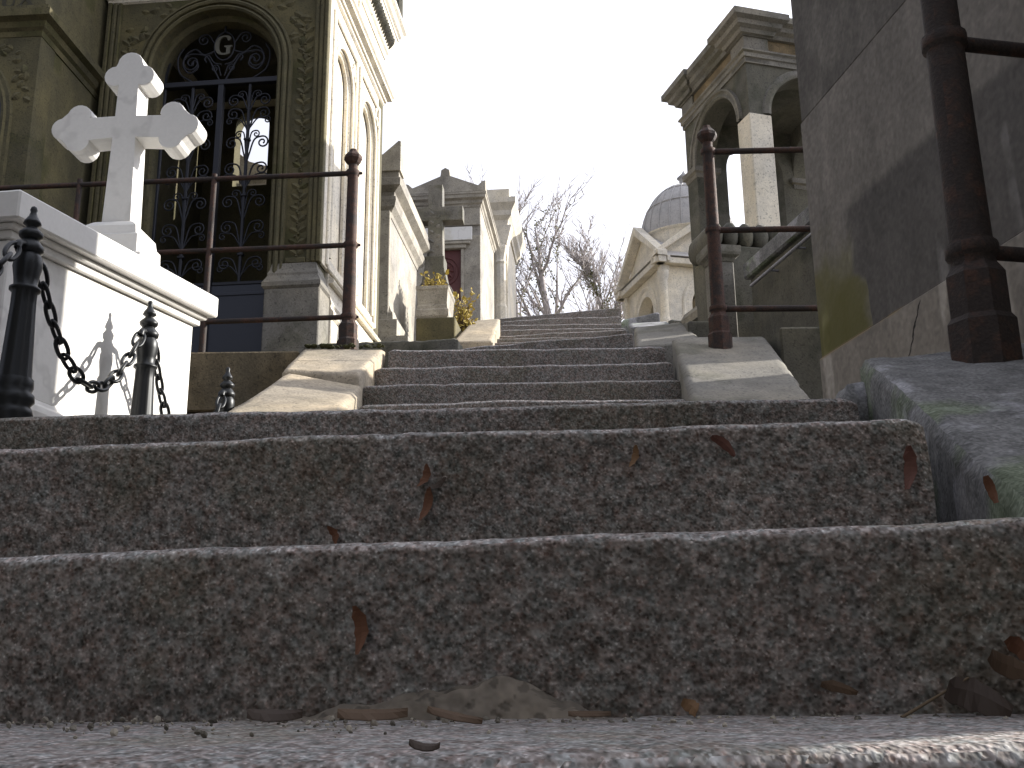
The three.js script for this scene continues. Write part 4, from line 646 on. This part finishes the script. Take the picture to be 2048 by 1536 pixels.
// ---------------------------------------------------------------- tombs on the right terrace
{
  const t = T('tomb', 'low walled tomb with thick coping and thin metal bar beside the big grey tomb', 'tomb', [1.345, 1.375, 5.5], -11);
  M(t, 'wall', B(0.03, 2.6, 0, 0.738, 1.0, -0.05, 0.006), MT.dark);
  M(t, 'coping', B(0.0, 2.63, 0.74, 0.838, 1.02, -0.08, 0.01), MT.coping);
  M(t, 'metal_bar', [rod(V(-0.02, 0.655, 0.06), V(-0.02, 0.66, 0.92), 0.009, 0.009, 8), rod(V(-0.02, 0.656, 0.3), V(0.03, 0.656, 0.3), 0.006, 0.006, 6), rod(V(-0.02, 0.656, 0.62), V(0.03, 0.656, 0.62), 0.006, 0.006, 6)], MT.zinc);
}
{
  const t = T('pillar', 'plain grey stone pillar with a capped top behind the middle right rusty post', 'pillar', [1.225, 1.3, 5.62], -10);
  M(t, 'shaft', B(-0.06, 0.07, 0.05, 0.95, 0, -0.13, 0.006), MT.grey);
  M(t, 'cap', ring([[-0.05, 0.95], [0.0, 0.95], [0.01, 0.97], [0.03, 0.985], [0.035, 1.0], [0.035, 1.04], [-0.05, 1.06]], -0.06, 0.07, 0, -0.13), MT.grey);
}
{
  const t = T('sarcophagus', 'small mossy sarcophagus with a ribbed lid under the open canopy', 'sarcophagus', [1.26, 1.37, 5.85], -12);
  M(t, 'chest', B(0, 0.5, 0, 1.08, 0, -0.4, 0.01), MT.dark);
  const lid = []; for (let i = 0; i < 6; i++) { const g = new THREE.CapsuleGeometry(0.06, 0.3, 4, 10); g.rotateX(Math.PI / 2); g.scale(0.82, 1.5, 1); g.translate(0.0 + i * 0.1, 1.16, -0.2); M(t, 'lid_rib', g, MT.dark); }
}
{
  const t = T('metal_stake', 'thin sunlit metal stake beside the middle right rusty post', 'stake', [1.045, 1.36, 4.95]);
  M(t, 'rod', [rod(V(0.02, 0, 0), V(-0.0, 0.96, 0), 0.009, 0.008, 8)], MT.brass); M(t, 'tip', [rod(V(0, 0.95, 0), V(0.0, 1.0, 0), 0.013, 0.01, 8), rod(V(0, 0.99, 0), V(0.03, 1.03, 0), 0.006, 0.004, 6)], MT.brass);
}
{
  const t = T('canopy_tomb', 'open stone canopy tomb on arched piers with a heavy broken cornice', 'tomb', [1.6, 1.4, 6.2], -16);
  const A = 0.96, ys = 2.13, top = 2.5, y0 = 1.05, th = 0.155, c = A / 2, hw = A / 2 - th;
  M(t, 'podium', [B(-0.03, A + 0.03, -0.4, 0.9, 0.03, -A - 0.03, 0.006), ring([[-0.1, 0.9], [0.03, 0.9], [0.045, 0.93], [0.075, 0.945], [0.08, 1.0], [0.06, 1.04], [0.02, 1.05], [-0.1, 1.05]], 0, A, 0, -A)], MT.grey);
  M(t, 'front_arch', archWall(0, A, y0, top, [[c, hw, y0, ys]], 0, th), MT.dark);
  M(t, 'pier_facing', B(-0.008, th + 0.004, y0, ys - 0.005, 0.008, -th - 0.004, 0.006), MT.cream);
  M(t, 'back_arch', archWall(0, A, y0, top, [[c, hw - 0.09, y0, ys]], -A + th, th), MT.dark);
  const sd = (g, x) => { g.rotateY(-Math.PI / 2); g.translate(x, 0, 0); return g; }; // plate front -> -x ; local x -> +z
  for (const left of [true, false]) {
    const s = new THREE.Shape(); const pts = archPts(hw, ys, ys, 0, 18).slice(1, -1); s.moveTo(-hw, top); for (const q of pts) s.lineTo(q[0], q[1]); s.lineTo(hw, top); s.closePath();
    const g = new THREE.ExtrudeGeometry(s, { depth: th, bevelEnabled: false }); g.translate(0, 0, -th); g.rotateY(-Math.PI / 2); g.translate(left ? 0 : A - th, 0, -c); M(t, 'side_arch', g, MT.dark);
  }
  const am = (g) => { g.rotateY(-Math.PI / 2); g.translate(0, 0, -c); return g; };
  M(t, 'arch_moulding', [am(archMould(0, hw, ys, ys, [[0, 0], [0, 0.012], [0.012, 0.02], [0.024, 0.012], [0.04, 0.012], [0.046, 0.026], [0.06, 0.026], [0.064, 0]], 20))], MT.grey);
  M(t, 'arch_moulding', [archMould(c, hw, ys, ys, [[0, 0], [0, 0.012], [0.02, 0.02], [0.05, 0.012], [0.06, 0]], 20)], MT.grey);
  for (const [x, z] of [[A - th, 0], [0, -A + th], [A - th, -A + th]]) M(t, 'impost', ring([[-0.05, ys - 0.09], [0.004, ys - 0.09], [0.012, ys - 0.06], [0.028, ys - 0.05], [0.03, ys - 0.012], [-0.05, ys - 0.01]], x, x + th, z, z - th), MT.grey);
  M(t, 'ceiling', B(0.02, A - 0.02, top - 0.005, top + 0.02, -0.02, -A + 0.02, 0.002), MT.dark);
  M(t, 'architrave', ring([[-0.2, top], [0.012, top], [0.012, top + 0.035], [0.022, top + 0.04], [0.022, top + 0.07], [0.036, top + 0.08], [0.036, top + 0.092], [-0.2, top + 0.095]], 0, A, 0, -A), MT.grey);
  M(t, 'frieze', B(0.004, A - 0.004, top + 0.095, top + 0.2, -0.004, -A + 0.004, 0.002), MT.brown);
  const cor = [[-0.1, top + 0.2], [0.02, top + 0.2], [0.03, top + 0.225], [0.06, top + 0.24], [0.066, top + 0.27], [0.1, top + 0.285], [0.1, top + 0.33], [0.08, top + 0.34], [0.02, top + 0.35], [-0.1, top + 0.36]];
  M(t, 'cornice', ring(cor, 0, A, 0, -A), MT.grey);
  for (const [x, z] of [[-0.012, 0.012], [A - th - 0.02, 0.012], [-0.012, -A + th + 0.02], [A - th - 0.02, -A + th + 0.02]]) M(t, 'corner_block', [B(x, x + th + 0.032, top + 0.003, top + 0.198, z, z - th - 0.032, 0.004), ring(cor.map((q) => [q[0] + 0.012, q[1] + 0.006]), x, x + th + 0.032, z, z - th - 0.032), B(x + 0.01, x + th + 0.02, top + 0.365, top + 0.43, z - 0.01, z - th - 0.02, 0.01)], MT.grey);
  M(t, 'roof', [ring([[0.02, top + 0.35], [-0.1, top + 0.46], [-0.3, top + 0.54], [-0.47, top + 0.56]], 0, A, 0, -A)], MT.zinc);
}
{
  const t = T('domed_mausoleum', 'small domed mausoleum with gabled arched faces beyond the far steps', 'mausoleum', [2.32, 3.26, 15], -14);
  const A = 1.7, c = A / 2, ys = 2.02, top = 2.62;
  for (let k = 0; k < 4; k++) {
    const f = new THREE.Group(); f.name = 'gabled_face'; t.add(f); f.position.set(c, 0, -c); f.rotation.y = k * Math.PI / 2; // face at local z = +c
    const P = (g) => { return g; };
    M(f, 'wall', archWall(-c + 0.06, c - 0.06, 0, top, [[0, 0.34, 0, ys]], c - 0.05, 0.2), MT.cream);
    M(f, 'arch_moulding', [archMould(0, 0.34, 1.2, ys, [[0, c - 0.09], [0.0, c - 0.06], [0.03, c - 0.05], [0.05, c - 0.052], [0.05, c - 0.075], [0.1, c - 0.075], [0.1, c - 0.045], [0.14, c - 0.03], [0.165, c - 0.04], [0.165, c - 0.052]], 20)], MT.cream);
    for (let i = 0; i < 19; i++) { const a = Math.PI * (i + 0.5) / 19, g = B(-0.014, 0.014, 0, 0.045, 0.012, -0.012, 0.004); g.rotateZ(a - Math.PI / 2); g.translate(Math.cos(a) * 0.392, ys + Math.sin(a) * 0.392, c - 0.06); M(f, 'voussoir', g, MT.cream); }
    M(f, 'tympanum', prism([[-c, top + 0.08], [c, top + 0.08], [0, top + 0.74]], c - 0.06, 0.1), MT.cream);
    M(f, 'gable', [prism([[-c - 0.12, top + 0.02], [c + 0.12, top + 0.02], [c + 0.12, top + 0.1], [0, top + 0.88], [-c - 0.12, top + 0.1]], c - 0.065, 0.05), prism([[-c - 0.12, top + 0.0], [c + 0.12, top + 0.0], [c + 0.12, top + 0.1], [-c - 0.12, top + 0.1]], c + 0.08, 0.13, 0.01), prism([[c + 0.14, top + 0.1], [c + 0.14, top + 0.18], [0, top + 0.96], [0, top + 0.8]], c + 0.1, 0.16, 0.01), prism([[-c - 0.14, top + 0.1], [0, top + 0.8], [0, top + 0.96], [-c - 0.14, top + 0.18]], c + 0.1, 0.16, 0.01)], MT.cream);
    M(f, 'gable_roof', prism([[-c - 0.1, top + 0.12], [c + 0.1, top + 0.12], [0, top + 0.92]], c - 0.07, c - 0.1), MT.lead);
  }
  for (const [x, z] of [[0, 0], [A, 0], [0, -A], [A, -A]]) M(t, 'corner_column', [lathe([[0.1, 1.55], [0.1, 1.7], [0.075, 1.74], [0.065, 1.8], [0.06, 2.3], [0.072, 2.32], [0.06, 2.34], [0.095, 2.46], [0.095, 2.52]], 16).translate(x + (x ? -0.05 : 0.05), 0, z + (z ? 0.05 : -0.05)), B(x ? x - 0.17 : -0.03, x ? x + 0.03 : 0.17, 0, 1.55, z ? z + 0.17 : 0.03, z ? z - 0.03 : -0.17, 0.01), B(x ? x - 0.14 : 0, x ? x : 0.14, 2.52, 2.62, z ? z + 0.14 : 0, z ? z : -0.14, 0.008)], MT.cream);
  const r = 0.76, dy = 3.4; const pr = [[r + 0.02, 2.7], [r + 0.02, dy - 0.05], [r + 0.06, dy - 0.03], [r + 0.06, dy]]; const dp = [];
  for (let i = 0; i <= 14; i++) { const a = i / 14 * Math.PI / 2 * 0.97; dp.push([Math.cos(a) * r, dy + Math.sin(a) * 1.0]); }
  M(t, 'drum', lathe(pr, 32).translate(c, 0, -c), MT.cream);
  M(t, 'dome', lathe(dp, 40).translate(c, 0, -c), MT.lead);
  for (let k = 0; k < 24; k++) { const a = k / 24 * Math.PI * 2, p = dp.slice(0, 13).map((q) => V(c + Math.cos(a) * (q[0] + 0.004), q[1], -c + Math.sin(a) * (q[0] + 0.004))); M(t, 'dome_rib', tube(p, 0.012, 12, 5), MT.lead); }
  for (const i of [5, 9]) { const p = []; for (let k = 0; k < 32; k++) { const a = k / 32 * 6.283; p.push(V(c + Math.cos(a) * (dp[i][0] + 0.003), dp[i][1], -c + Math.sin(a) * (dp[i][0] + 0.003))); } M(t, 'dome_band', tube(p, 0.014, 64, 5, true), MT.lead); }
  M(t, 'lantern', lathe([[0.12, dy + 0.96], [0.14, dy + 1.0], [0.08, dy + 1.02], [0.08, dy + 1.12], [0.12, dy + 1.15], [0.03, dy + 1.24], [0, dy + 1.3]], 12).translate(c, 0, -c), MT.lead);
}

// ---------------------------------------------------------------- unseen chapels added behind the viewer to darken the foot of the stairs
function addedShadeChapel(label, x0, x1, d0, d1, yb, h) {
  const t = T('chapel', label, 'chapel', [0, yb, 0]);
  M(t, 'wall', B(x0, x1, 0, h, -d0, -d1, 0.01), MT.grey);
  M(t, 'plinth', ring([[-0.2, 0], [0.06, 0], [0.06, 0.5], [0.02, 0.56], [-0.2, 0.57]], x0, x1, -d0, -d1), MT.grey);
  M(t, 'cornice', ring([[-0.2, h - 0.1], [0.02, h - 0.1], [0.05, h], [0.14, h + 0.06], [0.14, h + 0.16], [-0.2, h + 0.2]], x0, x1, -d0, -d1), MT.grey);
  M(t, 'roof', prism([[x0 - 0.1, h + 0.17], [x1 + 0.1, h + 0.17], [(x0 + x1) / 2, h + 0.75]], Math.max(-d0, -d1) + 0.05, Math.abs(d1 - d0) + 0.1), MT.zinc);
  M(t, 'door', B((x0 + x1) / 2 - 0.4, (x0 + x1) / 2 + 0.4, 0.1, 2.0, -d0 + 0.02 * Math.sign(d1 - d0), -d0 - 0.04 * Math.sign(d1 - d0), 0.004), MT.panel);
}
{
  const t = T('tomb', 'unseen tomb added off to the right to shade the broad grey slab', 'tomb', [2.95, 0.7, 3.85], -9);  // added out of view to keep the sun off the right coping slab
  M(t, 'wall', B(0, 1.25, 0, 1.6, 0, -0.6, 0.01), MT.grey); M(t, 'cornice', ring([[-0.1, 1.58], [0.02, 1.58], [0.07, 1.66], [0.07, 1.73], [-0.1, 1.8]], 0, 1.25, 0, -0.6), MT.grey); M(t, 'plinth', ring([[-0.1, 0], [0.05, 0], [0.05, 0.3], [0.01, 0.34], [-0.1, 0.35]], 0, 1.25, 0, -0.6), MT.grey);
}
addedShadeChapel('unseen grey chapel added for shade right of the stair foot, just behind the viewer', 1.25, 3.1, 0.35, -2.2, -0.5, 3.3);
addedShadeChapel('unseen grey chapel added for shade left of the stair foot, just behind the viewer', -3.4, -1.5, 0.9, -2.0, -0.5, 3.1);
addedShadeChapel('unseen tall grey chapel added for shade behind the viewer on the right', 1.3, 3.2, -2.6, -5.2, -0.9, 4.4);
addedShadeChapel('unseen tall grey chapel added for shade behind the viewer on the left', -3.5, -1.4, -2.5, -5.0, -0.9, 4.5);

// ---------------------------------------------------------------- bare trees
function tree(label, x, d, H, r0, seed, { lean = 0, limbs = 7, first = 0.35, spread = 0.75, ivy = 0.6, twig = 1 } = {}) {
  const t = T('bare_tree', label, 'tree', [x, gy(d) - 0.05, d], 0, 'bare winter trees on the hilltop'), r = rng(seed), trunk = [], br = [], lf = [];
  const leafAt = (p, s) => { const g = leafRelief.clone(); g.scale(s * 0.9, s, s * 0.3); g.rotateX(r() * 6); g.rotateZ(r() * 6); g.translate(p.x, p.y, p.z); lf.push(g); };
  function limb(p, dir, len, ra, lev, into) {
    const n = lev === 0 ? 9 : lev === 1 ? 6 : lev === 2 ? 4 : 3, step = len / n; let q = p.clone(), dd = dir.clone(), rr = ra;
    for (let i = 0; i < n; i++) {
      const e = lev === 0 ? 0.1 : 0.26; dd.add(V((r() - 0.5) * e * 2, (r() - 0.5) * e + (lev ? 0.07 : 0.05), (r() - 0.5) * e * 2)).normalize();
      const q2 = q.clone().addScaledVector(dd, step), r2 = lerp(ra, ra * (lev === 0 ? 0.1 : 0.25), (i + 1) / n);
      into.push(rod(q, q2, rr, r2, lev < 2 ? 7 : lev === 2 ? 5 : 4));
      const u = (i + 1) / n;
      if (lev === 0 && u > first) { const m = Math.max(1, Math.round(limbs / n + (r() - 0.3))); for (let k = 0; k < m; k++) sprout(q2, dd, H * (0.42 - 0.22 * u) * (0.7 + 0.6 * r()), r2 * (0.45 + 0.25 * r()), 1); }
      if (lev === 1 && i > 0) for (let k = 0; k < 2 * twig; k++) if (r() < 0.7) sprout(q2, dd, len * (0.28 + 0.3 * r()), Math.max(0.008, r2 * 0.55), 2);
      if (lev === 2) for (let k = 0; k < 2; k++) if (r() < 0.55 * twig) sprout(q2, dd, 0.1 + 0.22 * r(), 0.0065, 3);
      if (lev < 2 && ivy > 0) for (let k = 0; k < 16 * ivy * (1.2 - u); k++) leafAt(V().lerpVectors(q, q2, r()).add(V((r() - 0.5) * (rr * 2 + 0.1), (r() - 0.5) * 0.1, (r() - 0.5) * (rr * 2 + 0.1))), 0.028 + r() * 0.026);
      q = q2; rr = r2;
    }
  }
  function sprout(p, dir, len, ra, lev) { const a = r() * 6.283, side = V(Math.cos(a), 0.1, Math.sin(a)), s = spread * (0.6 + 0.7 * r()); limb(p, dir.clone().addScaledVector(side, s).normalize(), len, ra, lev, br); }
  limb(V(0, 0, 0), V(lean, 1, 0).normalize(), H, r0, 0, trunk);
  M(t, 'trunk', trunk, MT.bark); M(t, 'branches', br, MT.bark); if (lf.length) M(t, 'ivy', lf, MT.ivy);
}
tree('thickest bare tree with ivy in the middle of the row', 1.1, 18, 4.7, 0.15, 211, { limbs: 11, ivy: 1.0, first: 0.4, spread: 0.85 });
tree('slender bare tree close left of the thickest tree', 0.66, 18.4, 4.1, 0.105, 212, { lean: -0.04, limbs: 10, first: 0.35, ivy: 0.6 });
tree('thin forked bare tree at the left end of the row', 0.12, 17.5, 4.3, 0.085, 213, { lean: 0.02, limbs: 10, first: 0.3, ivy: 0.6 });
tree('bushy ivy covered bare tree beside the domed mausoleum', 1.8, 18.2, 3.5, 0.11, 214, { lean: 0.06, limbs: 15, first: 0.35, spread: 0.6, twig: 1.6, ivy: 1.2 });
tree('narrow bare tree between the thickest and the bushy tree', 1.55, 19.5, 4.2, 0.1, 215, { lean: 0.02, limbs: 10, first: 0.4, ivy: 0.4 });
tree('bare tree whose twigs rise behind the tomb roofs on the left', -0.72, 17, 4.3, 0.1, 106, { lean: 0.03, limbs: 7, first: 0.45, ivy: 0.2 });

// ---------------------------------------------------------------- dry leaves, twig and grit on the lower steps
const samara = (w, l, curl, seed) => { const r = rng(seed), o = [], n = 9, P = (u, s) => { const wd = w * Math.sin(Math.PI * (0.04 + 0.93 * u)) ** 0.65 * (0.62 + 0.45 * u) * (1 + 0.12 * Math.sin(u * 23 + seed * 3)), bend = Math.sin(u * 3) * w * 0.45; return [bend + s * wd * 0.5 * (1 + 0.1 * Math.sin(u * 17 + seed)), (u - 0.5) * l, curl * ((u - 0.5) ** 2) * l + (1 - Math.abs(s)) * w * 0.08 + s * w * 0.22]; };
  for (let i = 0; i < n; i++) for (const [a, b] of [[-1, 0], [0, 1]]) quad(o, P(i / n, a), P(i / n, b), P((i + 1) / n, b), P((i + 1) / n, a));
  const f = fromTris(o), b = f.clone(); b.translate(0, 0, -0.0007); const bp = b.attributes.position; // give it thickness
  const idx = []; for (let i = 0; i < bp.count; i += 3) { const x = bp.getX(i + 1), y = bp.getY(i + 1), z = bp.getZ(i + 1); bp.setXYZ(i + 1, bp.getX(i + 2), bp.getY(i + 2), bp.getZ(i + 2)); bp.setXYZ(i + 2, x, y, z); } b.computeVertexNormals(); return mergeGeometries([fin(f), fin(b)]); };
let leafN = 0;
function leaf(label, pos, l, w, rot, m, curl = 0.6) { const g = samara(w, l, curl, ++leafN), o = M(scene, 'dry_leaf', g, leafMats[m]); o.position.set(pos[0], pos[1], -pos[2]); o.rotation.set(...rot); tag(o, label, 'leaf', 'dry leaves on the lower steps'); }
leaf('brown winged seed leaf stuck upright low on the second riser', [-0.146, 0.079, 0.968], 0.043, 0.014, [0, 0.2, 0.1], 0);
leaf('upper of two brown leaves stuck left of centre on the third riser', [-0.111, 0.268, 1.245], 0.03, 0.012, [0, 0, -0.35], 0);
leaf('lower of two brown leaves stuck left of centre on the third riser', [-0.109, 0.233, 1.245], 0.042, 0.012, [0, 0.2, -0.25], 0);
leaf('dark curled leaf touching the pair of leaves on the third riser', [-0.094, 0.259, 1.243], 0.028, 0.009, [0, 0, -1.1], 3);
leaf('small tan leaf hanging right of centre on the third riser', [0.143, 0.285, 1.226], 0.028, 0.009, [0, 0, -0.3], 2);
leaf('pinkish brown leaf lying aslant near the top of the third riser', [0.25, 0.293, 1.217], 0.036, 0.012, [0, 0, 0.85], 4);
leaf('long reddish leaf near the right end of the third riser', [0.46, 0.262, 1.202], 0.052, 0.015, [0, 0, -0.12], 4);
leaf('reddish leaf at the foot of the third riser, half behind the edge', [-0.22, 0.196, 1.253], 0.026, 0.011, [0, 0, 0.4], 0);
leaf('orange leaf standing at the right end of the second step by the coping', [0.402, 0.186, 0.872], 0.024, 0.008, [0, 0.3, 0.35], 0);
leaf('dark curled leaf left of centre on the bottom tread', [-0.199, 0.008, 0.895], 0.046, 0.014, [-1.35, 0, 1.57], 3, 0.3);
leaf('long brown curled leaf just left of centre on the bottom tread', [-0.118, 0.008, 0.893], 0.058, 0.014, [-1.4, 0, 1.6], 1, 0.22);
leaf('thin twisted leaf at the foot of the cement patch', [-0.05, 0.007, 0.88], 0.046, 0.009, [-1.3, 0.2, 1.5], 1, 0.2);
leaf('tiny dark leaf alone near the front of the bottom tread', [-0.053, 0.004, 0.63], 0.02, 0.006, [-1.4, 0, 1.2], 3);
leaf('small orange leaf right of the cement patch on the bottom tread', [0.145, 0.009, 0.91], 0.018, 0.012, [-0.9, 0, 0.6], 2);
leaf('narrow tan leaf at the right end of the cement patch', [0.062, 0.006, 0.915], 0.036, 0.007, [-1.35, 0, 1.55], 1, 0.15);
leaf('grey brown leaf leaning on the second riser right of centre', [0.27, 0.023, 0.905], 0.03, 0.009, [-0.5, 0, 1.3], 1);
leaf('large dark leaf under the heap in the lower right corner', [0.37, 0.012, 0.87], 0.05, 0.03, [-0.9, 0.2, 1.2], 3, 0.3);
leaf('brown leaf on top of the heap in the lower right corner', [0.4, 0.035, 0.868], 0.055, 0.018, [-0.6, 0.3, 1.4], 1, 1.0);
leaf('tan leaf at the right of the heap in the lower right corner', [0.425, 0.02, 0.845], 0.04, 0.016, [-0.8, 0.2, -1.3], 2, 0.8);
leaf('reddish leaf at the back of the heap in the lower right corner', [0.41, 0.05, 0.87], 0.035, 0.014, [-0.3, 0.2, 0.9], 0, 0.8);
tag(M(scene, 'twig', rod(V(0.305, 0.004, -0.86), V(0.372, 0.033, -0.885), 0.0016, 0.0011, 6), MT.stem), 'thin twig leaning against the leaf heap, lower right', 'twig');
{ // grit along the foot of the riser
  const r = rng(909), g = new THREE.IcosahedronGeometry(0.0022, 0), m = new THREE.InstancedMesh(g, new THREE.MeshStandardMaterial({ color: 0xffffff, roughness: 0.95 }), 420), mx = new THREE.Matrix4(), cl = new THREE.Color();
  for (let i = 0; i < 420; i++) { const x = lerp(-0.5, 0.5, r()), d0 = 0.952 - 0.137 * x, d = d0 - 0.008 - Math.abs(r() * r()) * 0.25, s = 0.4 + 1.3 * r() ** 3; mx.compose(V(x, 0.0015 + 0.0008 * s, -d), new THREE.Quaternion().setFromEuler(new THREE.Euler(r() * 6, r() * 6, r() * 6)), V(s * 1.2, s * 0.7, s)); m.setMatrixAt(i, mx); const k = 0.06 + 0.3 * r(); cl.setRGB(k * 1.1, k, k * 0.82); m.setColorAt(i, cl); }
  m.name = 'grit'; m.castShadow = m.receiveShadow = true; tag(m, 'fine grit and crumbs along the foot of the second riser', 'grit', null, 'stuff'); scene.add(m);
}
renderer.render(scene, camera);
